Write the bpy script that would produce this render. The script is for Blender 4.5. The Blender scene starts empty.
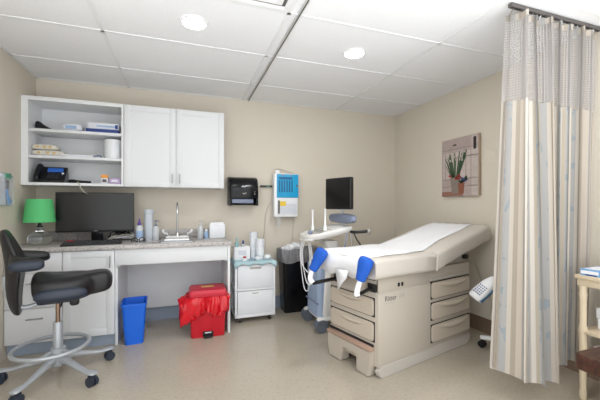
import bpy, bmesh, math, random
from mathutils import Vector, Matrix
random.seed(7)
SC = bpy.context.scene
COL = SC.collection
PI = math.pi
R = math.radians

# ------------------------------------------------------------------ materials
def lin(c):
    out = []
    for v in c[:3]:
        v /= 255.0
        out.append(v / 12.92 if v <= 0.04045 else ((v + 0.055) / 1.055) ** 2.4)
    return (*out, 1.0)

def mat(name, rgb, rough=0.5, metal=0.0, var=0.04, scale=30.0, bump=0.0, bscale=None, spec=0.5,
        trans=0.0, alpha=1.0, coat=0.0, emit=None, estr=0.0, ior=1.45):
    m = bpy.data.materials.new(name); m.use_nodes = True
    nt = m.node_tree; b = nt.nodes['Principled BSDF']
    col = lin(rgb)
    b.inputs['Roughness'].default_value = rough
    b.inputs['Metallic'].default_value = metal
    b.inputs['Specular IOR Level'].default_value = spec
    b.inputs['Transmission Weight'].default_value = trans
    b.inputs['Alpha'].default_value = alpha
    b.inputs['Coat Weight'].default_value = coat
    b.inputs['IOR'].default_value = ior
    tc = nt.nodes.new('ShaderNodeTexCoord')
    nz = nt.nodes.new('ShaderNodeTexNoise'); nz.inputs['Scale'].default_value = scale
    nz.inputs['Detail'].default_value = 4
    nt.links.new(tc.outputs['Object'], nz.inputs['Vector'])
    mx = nt.nodes.new('ShaderNodeMix'); mx.data_type = 'RGBA'
    mx.inputs['A'].default_value = tuple(max(0, c * (1 - var)) for c in col[:3]) + (1,)
    mx.inputs['B'].default_value = tuple(min(1, c * (1 + var)) for c in col[:3]) + (1,)
    nt.links.new(nz.outputs['Fac'], mx.inputs['Factor'])
    nt.links.new(mx.outputs['Result'], b.inputs['Base Color'])
    if bump > 0:
        n2 = nt.nodes.new('ShaderNodeTexNoise'); n2.inputs['Scale'].default_value = bscale or scale * 4
        nt.links.new(tc.outputs['Object'], n2.inputs['Vector'])
        bp = nt.nodes.new('ShaderNodeBump'); bp.inputs['Strength'].default_value = bump
        bp.inputs['Distance'].default_value = 0.002
        nt.links.new(n2.outputs['Fac'], bp.inputs['Height'])
        nt.links.new(bp.outputs['Normal'], b.inputs['Normal'])
    if emit:
        b.inputs['Emission Color'].default_value = lin(emit)
        b.inputs['Emission Strength'].default_value = estr
    return m

def speckle(name, base, dark, light, s1=60, s2=140, rough=0.3, amt=0.5, cloud=3.0):
    m = bpy.data.materials.new(name); m.use_nodes = True
    nt = m.node_tree; b = nt.nodes['Principled BSDF']; N = nt.nodes.new; L = nt.links.new
    tc = N('ShaderNodeTexCoord')
    n1 = N('ShaderNodeTexNoise'); n1.inputs['Scale'].default_value = s1; n1.inputs['Detail'].default_value = 6
    n2 = N('ShaderNodeTexNoise'); n2.inputs['Scale'].default_value = s2; n2.inputs['Detail'].default_value = 4
    n3 = N('ShaderNodeTexNoise'); n3.inputs['Scale'].default_value = cloud; n3.inputs['Detail'].default_value = 5
    for n in (n1, n2, n3): L(tc.outputs['Object'], n.inputs['Vector'])
    r1 = N('ShaderNodeMapRange'); r1.inputs['From Min'].default_value = .52; r1.inputs['From Max'].default_value = .66
    r2 = N('ShaderNodeMapRange'); r2.inputs['From Min'].default_value = .54; r2.inputs['From Max'].default_value = .66
    r3 = N('ShaderNodeMapRange'); r3.inputs['From Min'].default_value = .3; r3.inputs['From Max'].default_value = .7
    r1.inputs['To Max'].default_value = amt; r2.inputs['To Max'].default_value = amt; r3.inputs['To Max'].default_value = .22
    L(n1.outputs['Fac'], r1.inputs['Value']); L(n2.outputs['Fac'], r2.inputs['Value']); L(n3.outputs['Fac'], r3.inputs['Value'])
    prev = None
    for r, c in ((r1, dark), (r2, light), (r3, dark)):
        mx = N('ShaderNodeMix'); mx.data_type = 'RGBA'
        if prev is None: mx.inputs['A'].default_value = lin(base)
        else: L(prev, mx.inputs['A'])
        mx.inputs['B'].default_value = lin(c)
        L(r.outputs['Result'], mx.inputs['Factor']); prev = mx.outputs['Result']
    L(prev, b.inputs['Base Color'])
    b.inputs['Roughness'].default_value = rough
    return m

def wood(name, c1, c2, rough=0.4, sc=(3, 40, 40)):
    m = bpy.data.materials.new(name); m.use_nodes = True
    nt = m.node_tree; b = nt.nodes['Principled BSDF']; N = nt.nodes.new; L = nt.links.new
    tc = N('ShaderNodeTexCoord'); mp = N('ShaderNodeMapping'); mp.inputs['Scale'].default_value = sc
    n = N('ShaderNodeTexNoise'); n.inputs['Scale'].default_value = 1.0; n.inputs['Detail'].default_value = 6
    L(tc.outputs['Object'], mp.inputs['Vector']); L(mp.outputs['Vector'], n.inputs['Vector'])
    mx = N('ShaderNodeMix'); mx.data_type = 'RGBA'
    mx.inputs['A'].default_value = lin(c1); mx.inputs['B'].default_value = lin(c2)
    rr = N('ShaderNodeMapRange'); rr.inputs['From Min'].default_value = .35; rr.inputs['From Max'].default_value = .65
    L(n.outputs['Fac'], rr.inputs['Value']); L(rr.outputs['Result'], mx.inputs['Factor'])
    L(mx.outputs['Result'], b.inputs['Base Color']); b.inputs['Roughness'].default_value = rough
    return m

M = dict(
    wall=mat('wall_paint', (212, 204, 190), .7, var=.02, scale=6, bump=.06, bscale=350),
    ceil=mat('ceiling_tile', (230, 231, 233), .9, var=.06, scale=85, bump=.5, bscale=120),
    tbar=mat('ceiling_bar', (224, 225, 226), .6, var=.01),
    floor=speckle('floor_vinyl', (178, 169, 154), (156, 146, 130), (198, 191, 179), 45, 110, .2, .4, 2.5),
    white=mat('white_melamine', (219, 221, 224), .35, var=.01, scale=5),
    whitein=mat('white_interior', (224, 226, 228), .45, var=.01, scale=5),
    lacq=mat('white_lacquer', (240, 241, 243), .25, var=.01),
    steel=mat('brushed_steel', (175, 176, 178), .28, 1.0, var=.05, scale=60),
    chrome=mat('chrome', (215, 216, 218), .12, 1.0, var=.02),
    granite=speckle('speckled_laminate', (186, 181, 178), (120, 118, 122), (222, 218, 214), 55, 120, .25, .75, 8),
    bluebase=mat('grey_blue_vinyl', (150, 163, 180), .45, var=.03),
    brownbase=mat('brown_vinyl', (128, 108, 92), .45, var=.08, scale=14),
    black=mat('black_plastic', (22, 22, 24), .35, var=.1),
    blackgloss=mat('gloss_black', (14, 15, 19), .24, var=.05, coat=.05, spec=.35),
    screen=mat('screen_glass', (30, 30, 31), .22, var=.02),
    screenus=mat('screen_glass_dark', (9, 9, 10), .3, var=.02),
    vinyl=mat('black_vinyl', (30, 30, 32), .38, var=.12, scale=50, bump=.2, bscale=300),
    navy=mat('navy_plastic', (42, 50, 64), .42, var=.05),
    aluminium=mat('painted_aluminium', (176, 181, 187), .35, .35, var=.02),
    pistonrod=mat('gas_lift_rod', (150, 128, 112), .25, .8, var=.05),
    bluebin=mat('blue_plastic', (30, 104, 220), .38, var=.04),
    redbin=mat('red_plastic', (196, 28, 44), .36, var=.04),
    redbag=mat('red_bag_film', (208, 16, 34), .22, var=.14, scale=18, bump=.9, bscale=34, coat=.3),
    pinklid=mat('red_lid', (198, 48, 66), .4, var=.04),
    gold=mat('yellow_print', (206, 168, 96), .5),
    clearpl=mat('frosted_plastic', (242, 245, 249), .3, var=.02, scale=10, alpha=.8),
    cartframe=mat('cart_white', (236, 238, 241), .35, var=.01),
    pad=mat('pale_blue_pad', (176, 206, 214), .8, var=.05, bump=.3, bscale=60),
    paper=mat('white_paper', (236, 237, 240), .75, var=.02, bump=.2, bscale=25),
    tissue=mat('white_tissue', (226, 228, 232), .85, var=.06, scale=40, bump=.4, bscale=80),
    liner=mat('grey_liner_film', (122, 122, 125), .3, var=.25, scale=24, bump=.6, bscale=30, coat=.2),
    beige=mat('warm_beige_shell', (184, 175, 163), .45, var=.015),
    beige2=mat('grey_beige_shell', (186, 180, 172), .5, var=.02),
    drawer=mat('beige_drawer', (192, 181, 166), .45, var=.015),
    uph=mat('taupe_upholstery', (203, 196, 187), .5, var=.03, scale=60, bump=.15, bscale=300),
    mauve=mat('step_mat', (168, 140, 124), .6, var=.06, scale=80),
    dark=mat('dark_gap', (34, 32, 31), .6, var=.1),
    blueboot=mat('royal_blue_cloth', (26, 88, 188), .75, var=.12, scale=30, bump=.5, bscale=70),
    uswhite=mat('ultrasound_white', (226, 225, 222), .4, var=.02),
    usblue=mat('ultrasound_blue_grey', (156, 174, 202), .45, var=.04),
    usgrey=mat('ultrasound_slate', (128, 137, 160), .5, var=.05),
    caster=mat('caster_grey', (98, 105, 116), .45, var=.08),
    tealpl=mat('bright_blue_panel', (28, 158, 208), .4, var=.05),
    tealdark=mat('deep_blue_panel', (20, 96, 140), .45, var=.05),
    yellow=mat('yellow_label', (226, 194, 62), .5),
    glass=mat('clear_glass', (238, 243, 243), .04, trans=1.0, var=0, ior=1.45),
    acrylic=mat('clear_acrylic', (225, 230, 234), .15, alpha=.2, var=.02),
    green=mat('green_shade', (88, 186, 116), .75, var=.05, scale=90, bump=.15, bscale=200, emit=(60, 190, 100), estr=.02),
    purple=mat('purple_plastic', (92, 66, 150), .4),
    lilac=mat('lilac_card', (196, 176, 214), .6),
    bottle=mat('milky_bottle', (206, 210, 214), .3, alpha=.9, var=.02),
    bluelabel=mat('blue_label', (150, 176, 208), .5, var=.15, scale=60),
    sleeve=mat('grey_blue_sleeve', (196, 204, 212), .4, var=.02),
    cup=mat('white_cup', (226, 229, 233), .4, var=.02),
    orange=mat('orange_print', (222, 150, 70), .5),
    navyprint=mat('navy_print', (40, 62, 128), .5),
    pale=mat('pale_card', (214, 217, 226), .6, var=.05, scale=60),
    patpack=mat('tan_print_pack', (206, 202, 192), .5, var=.45, scale=70),
    lcd=mat('blue_lcd', (54, 104, 190), .3, emit=(40, 90, 180), estr=.15),
    key=mat('grey_key', (52, 54, 58), .5),
    cream=mat('cream_paint', (222, 206, 178), .45, var=.02),
    boxblue=mat('blue_box_print', (130, 172, 214), .5, var=.25, scale=45),
    walnut=wood('dark_walnut', (50, 30, 23), (82, 50, 37), .35),
    leather=mat('brown_seat', (96, 60, 46), .4, var=.15, scale=12),
    oak=wood('pale_beech', (214, 194, 160), (226, 208, 178), .45),
    greytext=mat('grey_print', (92, 88, 86), .5),
    ltext=mat('light_grey_print', (170, 166, 160), .5),
    whiteprint=mat('white_print', (226, 228, 232), .5),
    trackm=mat('track_aluminium', (186, 185, 182), .4, .3, var=.04),
    lens=mat('lamp_lens', (255, 255, 255), .5, var=0, emit=(255, 252, 246), estr=30),
    board=mat('whitewashed_board', (170, 155, 150), .7, var=.16, scale=22),
    boardline=mat('board_gap', (140, 126, 122), .8, var=.2, scale=30),
    boardpale=mat('pale_panel_board', (186, 174, 167), .7, var=.18, scale=25),
    leaf=mat('leaf_green', (84, 106, 76), .7, var=.3, scale=60),
    leafdark=mat('leaf_dark', (60, 80, 60), .7, var=.3, scale=60),
    petal=mat('pale_petal', (180, 168, 166), .7, var=.1),
    redflower=mat('red_blossom', (150, 56, 50), .7, var=.3, scale=80),
    blueflower=mat('blue_blossom', (96, 112, 160), .7, var=.2),
    terracotta=mat('terracotta', (136, 84, 66), .7, var=.15, scale=40),
    greypot=mat('stone_pot', (132, 121, 112), .7, var=.15, scale=40),
    rust=mat('rust_plank', (142, 100, 84), .7, var=.2, scale=30),
    plaque=mat('dark_plaque', (40, 32, 32), .6),
    canvas=mat('canvas_edge', (172, 152, 130), .8, var=.08),
    greenclip=mat('green_plastic', (84, 150, 124), .4),
    skyblue=mat('sky_blue_plastic', (58, 140, 214), .4),
    lampblue=mat('blue_rubber', (92, 138, 180), .5),
    warmgrey=mat('cord_grey', (190, 186, 176), .5),
    paperpink=mat('red_cap', (180, 40, 52), .45),
    lightblue=mat('teal_bottle', (150, 190, 196), .3, alpha=.9),
)

# ------------------------------------------------------------------ mesh builder
def smoothpath(pts, sub=6):
    P = [Vector(p) for p in pts]
    if len(P) < 3: return P
    out = []
    for i in range(len(P) - 1):
        p0 = P[max(i - 1, 0)]; p1 = P[i]; p2 = P[i + 1]; p3 = P[min(i + 2, len(P) - 1)]
        for k in range(sub):
            t = k / sub
            out.append(.5 * ((2 * p1) + (p2 - p0) * t + (2 * p0 - 5 * p1 + 4 * p2 - p3) * t * t + (3 * p1 - p0 - 3 * p2 + p3) * t ** 3))
    out.append(P[-1]); return out

class MB:
    def __init__(s): s.bm = bmesh.new()
    def _merge(s, b2, mx=None):
        if mx is not None: b2.transform(mx)
        me = bpy.data.meshes.new('t'); b2.to_mesh(me); b2.free(); s.bm.from_mesh(me); bpy.data.meshes.remove(me)
    def box(s, c, sz, bev=0, rot=None, seg=2):
        b = bmesh.new(); bmesh.ops.create_cube(b, size=1)
        b.transform(Matrix.Diagonal((*sz, 1)))
        if bev: bmesh.ops.bevel(b, geom=b.edges[:], offset=bev, segments=seg, affect='EDGES', profile=.5)
        mx = Matrix.Translation(c)
        if rot is not None: mx = mx @ rot.to_4x4()
        s._merge(b, mx); return s
    def b2(s, x0, x1, y0, y1, z0, z1, bev=0):
        return s.box(((x0 + x1) / 2, (y0 + y1) / 2, (z0 + z1) / 2), (abs(x1 - x0), abs(y1 - y0), abs(z1 - z0)), bev)
    def loft(s, rings, cap=True, closed=True):
        vs = [[s.bm.verts.new(p) for p in r] for r in rings]
        n = len(rings[0])
        for i in range(len(vs) - 1):
            for j in range(n if closed else n - 1):
                k = (j + 1) % n
                s.bm.faces.new((vs[i][j], vs[i][k], vs[i + 1][k], vs[i + 1][j]))
        if cap and closed:
            s.bm.faces.new(vs[0][::-1]); s.bm.faces.new(vs[-1])
        return s
    def cyl(s, p0, p1, r0, r1=None, seg=20):
        r1 = r0 if r1 is None else r1
        return s.tube([p0, p1], [r0, r1], seg)
    def tube(s, pts, r, seg=8, sub=0):
        P = smoothpath(pts, sub) if sub else [Vector(p) for p in pts]
        n = len(P)
        rad = r if isinstance(r, (list, tuple)) else [r] * n
        if len(rad) != n:
            rad = [rad[0] + (rad[-1] - rad[0]) * i / (n - 1) for i in range(n)]
        rings = []; up = None
        for i, p in enumerate(P):
            t = (P[min(i + 1, n - 1)] - P[max(i - 1, 0)]).normalized()
            if up is None:
                up = Vector((0, 0, 1)) if abs(t.z) < .9 else Vector((1, 0, 0))
            a = t.cross(up)
            if a.length < 1e-6: a = t.cross(Vector((.3, 1, 0)))
            a.normalize(); bb = a.cross(t).normalized(); up = bb
            rings.append([p + (a * math.cos(2 * PI * k / seg) + bb * math.sin(2 * PI * k / seg)) * rad[i] for k in range(seg)])
        return s.loft(rings)
    def ring(s, c, rad, r, seg=40, rs=8, mx=None):
        b = bmesh.new()
        vs = []
        for i in range(seg):
            a = 2 * PI * i / seg; row = []
            for k in range(rs):
                q = 2 * PI * k / rs; rr = rad + r * math.cos(q)
                row.append(b.verts.new((rr * math.cos(a), rr * math.sin(a), r * math.sin(q))))
            vs.append(row)
        for i in range(seg):
            for k in range(rs):
                b.faces.new((vs[i][k], vs[(i + 1) % seg][k], vs[(i + 1) % seg][(k + 1) % rs], vs[i][(k + 1) % rs]))
        m = Matrix.Translation(c)
        if mx is not None: m = m @ mx.to_4x4()
        s._merge(b, m); return s
    def lathe(s, prof, c=(0, 0, 0), seg=28, cap=True):
        rings = [[(c[0] + r * math.cos(2 * PI * k / seg), c[1] + r * math.sin(2 * PI * k / seg), c[2] + z) for k in range(seg)] for r, z in prof]
        return s.loft(rings, cap)
    def prism(s, poly, d, mx=None, bev=0, seg=2):
        """poly in local xy, extruded from z=0 to z=d, then transformed"""
        b = bmesh.new()
        f = b.faces.new([b.verts.new((x, y, 0)) for x, y in poly])
        e = bmesh.ops.extrude_face_region(b, geom=[f])
        bmesh.ops.translate(b, vec=(0, 0, d), verts=[v for v in e['geom'] if isinstance(v, bmesh.types.BMVert)])
        bmesh.ops.recalc_face_normals(b, faces=b.faces[:])
        if bev: bmesh.ops.bevel(b, geom=b.edges[:], offset=bev, segments=seg, affect='EDGES')
        s._merge(b, mx); return s
    def ell(s, c, r, e=2.0, n=24, m=14, rot=None):
        b = bmesh.new(); rows = []
        def sg(v, p): return math.copysign(abs(v) ** p, v)
        q = 2 / e
        for i in range(1, m):
            ph = -PI / 2 + PI * i / m
            rows.append([b.verts.new((r[0] * sg(math.cos(ph), q) * sg(math.cos(2 * PI * k / n), q), r[1] * sg(math.cos(ph), q) * sg(math.sin(2 * PI * k / n), q), r[2] * sg(math.sin(ph), q))) for k in range(n)])
        bt = b.verts.new((0, 0, -r[2])); tp = b.verts.new((0, 0, r[2]))
        for i in range(len(rows) - 1):
            for k in range(n): b.faces.new((rows[i][k], rows[i][(k + 1) % n], rows[i + 1][(k + 1) % n], rows[i + 1][k]))
        for k in range(n):
            b.faces.new((bt, rows[0][(k + 1) % n], rows[0][k])); b.faces.new((tp, rows[-1][k], rows[-1][(k + 1) % n]))
        mx = Matrix.Translation(c)
        if rot is not None: mx = mx @ rot.to_4x4()
        s._merge(b, mx); return s
    def build(s, name, m, parent=None, loc=None, subsurf=0, angle=38):
        bmesh.ops.recalc_face_normals(s.bm, faces=s.bm.faces[:])
        me = bpy.data.meshes.new(name); s.bm.to_mesh(me); s.bm.free()
        for p in me.polygons: p.use_smooth = True
        me.set_sharp_from_angle(angle=R(angle) if not subsurf else R(180))
        me.materials.append(M[m] if isinstance(m, str) else m)
        o = bpy.data.objects.new(name, me); COL.objects.link(o)
        if parent is not None: o.parent = parent
        if loc is not None: o.location = loc
        if subsurf:
            md = o.modifiers.new('s', 'SUBSURF'); md.levels = subsurf; md.render_levels = subsurf
        return o

def tag(o, label, cat, group=None):
    o['label'] = label; o['category'] = cat
    if group: o['group'] = group
    return o
def thing(name, label, cat, loc=(0, 0, 0), rz=0, group=None):
    o = bpy.data.objects.new(name, None); COL.objects.link(o); o.empty_display_size = .05
    o.location = loc; o.rotation_euler = (0, 0, rz)
    return tag(o, label, cat, group)
def struct(o): o['kind'] = 'structure'; return o
def stretch(x0, x1, n): return [x0 + (x1 - x0) * i / (n - 1) for i in range(n)]
def rrect(w, h, r, n=5):
    pts = []
    for cx, cy, a0 in ((w / 2 - r, h / 2 - r, 0), (-w / 2 + r, h / 2 - r, 90), (-w / 2 + r, -h / 2 + r, 180), (w / 2 - r, -h / 2 + r, 270)):
        for i in range(n + 1):
            a = R(a0 + 90 * i / n); pts.append((cx + r * math.cos(a), cy + r * math.sin(a)))
    return pts
FRONT = Matrix(((1, 0, 0), (0, 0, 1), (0, 1, 0)))       # local xy -> world xz, local z -> +y
def resample(pts, n):
    L_ = len(pts); seg = [math.dist(pts[i], pts[(i + 1) % L_]) for i in range(L_)]; tot = sum(seg); out = []; i = 0; acc = 0
    for k in range(n):
        d = tot * k / n
        while acc + seg[i] < d: acc += seg[i]; i += 1
        t = (d - acc) / max(seg[i], 1e-9); a, b = pts[i], pts[(i + 1) % L_]
        out.append((a[0] + (b[0] - a[0]) * t, a[1] + (b[1] - a[1]) * t))
    return out
def text_mesh(name, body, size, m, parent, mx, ext=.0006):
    cu = bpy.data.curves.new('txt', 'FONT'); cu.body = body; cu.size = size; cu.extrude = ext
    cu.align_x = 'CENTER'; cu.align_y = 'CENTER'
    t = bpy.data.objects.new('txt', cu); COL.objects.link(t)
    dg = bpy.context.evaluated_depsgraph_get()
    me = bpy.data.meshes.new_from_object(t.evaluated_get(dg)); bpy.data.objects.remove(t)
    me.name = name; me.materials.clear(); me.materials.append(M[m]); me.transform(mx)
    o = bpy.data.objects.new(name, me); COL.objects.link(o); o.parent = parent
    return o

# ------------------------------------------------------------------ room shell
XL, XR, YB, YF, ZC = -1.41, 2.825, 3.99, -.5, 2.55
def slab(name, x0, x1, y0, y1, z0, z1, m): return struct(MB().b2(x0, x1, y0, y1, z0, z1).build(name, m))
slab('floor', XL - .1, XR + .1, .2, YB + .1, -.08, 0, 'floor')
slab('ceiling', XL - .1, XR + .1, YF, YB + .1, ZC + .004, ZC + .1, 'ceil')
slab('wall_back', XL - .1, XR + .1, YB, YB + .1, 0, ZC + .004, 'wall')
slab('wall_left', XL - .1, XL, 1.2, YB, 0, ZC + .004, 'wall')
slab('wall_right', XR, XR + .1, .3, YB, 0, ZC + .004, 'wall')
slab('baseboard_right', XR - .006, XR, .3, YB, 0, .15, 'brownbase')
slab('baseboard_back', XL, XR - .006, YB - .008, YB, 0, .15, 'bluebase')
g = MB()
for x in (-.572, .655, 1.905):
    g.b2(x - .012, x + .012, YF, YB, ZC - .002, ZC + .004)
for y in (3.455, 2.765, 2.105, 1.44, .78, .11):
    g.b2(XL, XR, y - .011, y + .011, ZC - .002, ZC + .004)
for y in (YB - .012, ):
    g.b2(XL, XR, y - .012, y + .012, ZC - .002, ZC + .004)
for x in (XL + .012, XR - .012):
    g.b2(x - .012, x + .012, YF, YB, ZC - .002, ZC + .004)
struct(g.build('trim_1', 'tbar'))

# recessed downlights
def downlight(x, y, label):
    t = thing('recessed_downlight', label, 'ceiling light', (x, y, ZC), 0, 'recessed downlights')
    MB().lathe([(.078, .002), (.078, -.006), (.096, -.006), (.098, .002)]).build('trim_ring', 'lacq', t)
    MB().lathe([(.001, -.003), (.078, -.003), (.078, .001), (.001, .001)]).build('lamp_lens', 'lens', t)
downlight(.06, 2.43, 'round recessed ceiling light left of the ceiling track, above the wall cabinets')
downlight(1.345, 2.475, 'round recessed ceiling light right of the ceiling track, above the exam table')

# ceiling air diffuser
t = thing('ceiling_diffuser', 'white square air diffuser in the ceiling at the top edge left of the track', 'air vent', (.345, 1.78, ZC))
v = MB()
for k, (h, z) in enumerate(((.30, 0), (.235, -.006), (.165, -.012), (.095, -.018))):
    for sx in (-1, 1):
        v.box((sx * (h - .02), 0, z - .004), (.04, 2 * h, .008), .002)
        v.box((0, sx * (h - .02), z - .004), (2 * h - .08, .04, .008), .002)
v.build('louver_frame', 'lacq', t)
MB().b2(-.26, .26, -.26, .26, -.001, .003).build('duct_opening', 'greytext', t)

# curtain tracks on the ceiling
t = thing('curtain_track', 'slim metal curtain track running along the ceiling to the back wall', 'curtain track', (.722, 1.2, ZC))
MB().b2(-.009, .009, -1.65, YB - 1.2 - .02, -.013, -.002, .002).build('rail', 'trackm', t)
MB().b2(-.003, .003, -1.65, YB - 1.2 - .03, -.0138, -.0125).build('slot', 'dark', t)
MB().lathe([(.008, -.022), (.012, -.018), (.012, -.008), (.008, -.003)], (0, YB - 1.2 - .035, 0)).build('end_stop', 'chrome', t)

# ------------------------------------------------------------------ exam curtain
CY = 1.535
t = thing('curtain_track', 'short metal curtain track above the striped curtain', 'curtain track', (2.36, CY, ZC))
MB().b2(-.42, XR - 2.36 - .004, -.014, .014, -.026, -.002, .003).build('rail', 'greytext', t)
MB().b2(-.41, .44, -.006, .006, -.0275, -.0258).build('slot', 'dark', t)

def cloth_mats():
    m = bpy.data.materials.new('striped_curtain_cloth'); m.use_nodes = True
    nt = m.node_tree; b = nt.nodes['Principled BSDF']; N = nt.nodes.new; L = nt.links.new
    uv = N('ShaderNodeUVMap'); sp = N('ShaderNodeSeparateXYZ'); L(uv.outputs['UV'], sp.inputs['Vector'])
    d = N('ShaderNodeMath'); d.operation = 'DIVIDE'; d.inputs[1].default_value = .19; L(sp.outputs['X'], d.inputs[0])
    f = N('ShaderNodeMath'); f.operation = 'FRACT'; L(d.outputs[0], f.inputs[0])
    cr = N('ShaderNodeValToRGB'); cr.color_ramp.interpolation = 'CONSTANT'
    cols = [(0, (184, 174, 162)), (.16, (156, 152, 147)), (.27, (188, 181, 172)), (.42, (168, 158, 143)), (.54, (160, 159, 157)), (.74, (185, 177, 166)), (.86, (160, 151, 138))]
    e = cr.color_ramp.elements
    while len(e) < len(cols): e.new(.5)
    for el, (p, c) in zip(e, cols): el.position = p; el.color = lin(c)
    L(f.outputs[0], cr.inputs['Fac'])
    # leaf marks inside the grey stripe
    g1 = N('ShaderNodeMath'); g1.operation = 'COMPARE'; g1.inputs[1].default_value = .64; g1.inputs[2].default_value = .095; L(f.outputs[0], g1.inputs[0])
    mp = N('ShaderNodeMapping'); mp.inputs['Scale'].default_value = (24, 10, 1); L(uv.outputs['UV'], mp.inputs['Vector'])
    nz = N('ShaderNodeTexNoise'); nz.inputs['Scale'].default_value = 1.0; nz.inputs['Detail'].default_value = 1; L(mp.outputs['Vector'], nz.inputs['Vector'])
    gt = N('ShaderNodeMath'); gt.operation = 'GREATER_THAN'; gt.inputs[1].default_value = .62; L(nz.outputs['Fac'], gt.inputs[0])
    mu = N('ShaderNodeMath'); mu.operation = 'MULTIPLY'; L(g1.outputs[0], mu.inputs[0]); L(gt.outputs[0], mu.inputs[1])
    mx = N('ShaderNodeMix'); mx.data_type = 'RGBA'; L(mu.outputs[0], mx.inputs['Factor']); L(cr.outputs['Color'], mx.inputs['A'])
    mx.inputs['B'].default_value = lin((142, 150, 154)); L(mx.outputs['Result'], b.inputs['Base Color'])
    b.inputs['Roughness'].default_value = .85
    # net
    n = bpy.data.materials.new('curtain_net'); n.use_nodes = True
    nt = n.node_tree; b = nt.nodes['Principled BSDF']; N = nt.nodes.new; L = nt.links.new
    b.inputs['Base Color'].default_value = lin((172, 167, 164)); b.inputs['Roughness'].default_value = .8
    uv = N('ShaderNodeUVMap'); sp = N('ShaderNodeSeparateXYZ'); L(uv.outputs['UV'], sp.inputs['Vector'])
    outs = []
    for ax in ('X', 'Y'):
        d = N('ShaderNodeMath'); d.operation = 'DIVIDE'; d.inputs[1].default_value = .017; L(sp.outputs[ax], d.inputs[0])
        f = N('ShaderNodeMath'); f.operation = 'FRACT'; L(d.outputs[0], f.inputs[0])
        l = N('ShaderNodeMath'); l.operation = 'LESS_THAN'; l.inputs[1].default_value = .38; L(f.outputs[0], l.inputs[0]); outs.append(l)
    mxm = N('ShaderNodeMath'); mxm.operation = 'MAXIMUM'; L(outs[0].outputs[0], mxm.inputs[0]); L(outs[1].outputs[0], mxm.inputs[1])
    L(mxm.outputs[0], b.inputs['Alpha'])
    return m, n
clothm, netm = cloth_mats()

def curtain_sheet(name, m, z_top, z_bot, parent, nz_=14):
    # folds follow the track; they open wider towards the hem
    NU = 340; L0 = .84; folds = 7.5
    def pt(s, z):
        h = (2.51 - z) / 2.3                                # 0 at top, 1 at hem
        x = 1.955 - .09 * h * (1 - s) ** 2 + L0 * s
        y = CY + .0 + .055 * s * h
        k = folds * s * 2 * PI
        env = min(1, s / .03 + .4)
        amp = (.042 + .014 * h) * env * (1 - .35 * s)
        amp *= 1 + .35 * math.sin(s * 17 + .8)
        yy = y + amp * math.sin(k + .5 * math.sin(3.1 * k / 2 + 1)) - (.10 * h * math.exp(-((s - .26) / .16) ** 2)) + .05 * h * math.exp(-(s / .07) ** 2)
        xx = x + .020 * math.sin(2 * k + .6) * (1 - .2 * s)
        return (min(xx, XR - .012), yy, z)
    zs = stretch(z_top, z_bot, nz_)
    me = bpy.data.meshes.new(name); verts = []; faces = []; uvs = []
    arc = [0.0]; zr = 1.2
    for i in range(1, NU):
        a = Vector(pt((i - 1) / (NU - 1), zr)); b_ = Vector(pt(i / (NU - 1), zr)); arc.append(arc[-1] + (b_ - a).length)
    for j, z in enumerate(zs):
        for i in range(NU):
            s = i / (NU - 1)
            zz = z
            if j == nz_ - 1 and z < .5: zz = z + .05 * (1 - s) ** 6 - .03 * math.exp(-((s - .3) / .2) ** 2)
            verts.append(pt(s, zz)); uvs.append((arc[i], z))
    for j in range(nz_ - 1):
        for i in range(NU - 1):
            faces.append((j * NU + i, j * NU + i + 1, (j + 1) * NU + i + 1, (j + 1) * NU + i))
    me.from_pydata(verts, [], faces); ul = me.uv_layers.new(name='UVMap')
    for lp in me.loops: ul.data[lp.index].uv = uvs[lp.vertex_index]
    for p in me.polygons: p.use_smooth = True
    me.materials.append(m)
    o = bpy.data.objects.new(name, me); COL.objects.link(o); o.parent = parent
    return o, pt
ct = thing('privacy_curtain', 'striped beige and grey privacy curtain with open net along its top', 'curtain', (0, 0, 0))
_, cpt = curtain_sheet('striped_cloth', clothm, 1.945, .17, ct)
curtain_sheet('net_panel', netm, 2.47, 1.94, ct, 6)
curtain_sheet('heading_band', clothm, 2.505, 2.463, ct, 3)
for i in range(17):
    p = cpt((i + .5) / 17, 2.49)
    MB().tube([(p[0], p[1], 2.49), (p[0] + .004, (p[1] + CY) / 2, 2.508), (p[0], CY, 2.524)], .003, 6).build('curtain_hook', 'steel', ct)

# ------------------------------------------------------------------ wall cabinets
YC = 3.66
def shaker(t, name, x0, x1, z0, z1, y, stile=.058, th=.02, m='white'):
    """door slab with a shallow framed recess, front face at y (facing -y)"""
    d = MB()
    d.b2(x0, x1, y + .006, y + th, z0, z1)
    for a, b in ((x0, x0 + stile), (x1 - stile, x1)): d.b2(a, b, y, y + .0062, z0, z1, .0015)
    for a, b in ((z0, z0 + stile), (z1 - stile, z1)): d.b2(x0 + stile - .001, x1 - stile + .001, y, y + .0062, a, b, .0015)
    return d.build(name, m, t)
def bar_handle(parent, p, length, vertical, m='steel'):
    h = MB(); x, y, z = p
    e = length / 2
    a, b = ((x, y - .028, z - e), (x, y - .028, z + e)) if vertical else ((x - e, y - .028, z), (x + e, y - .028, z))
    h.cyl(a, b, .0055, seg=10)
    k = e * .75
    for sg in (-1, 1):
        q = (x, y, z + sg * k) if vertical else (x + sg * k, y, z)
        h.cyl(q, (q[0], q[1] - .028, q[2]), .004, seg=8)
    return h.build('handle', m, parent)

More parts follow.
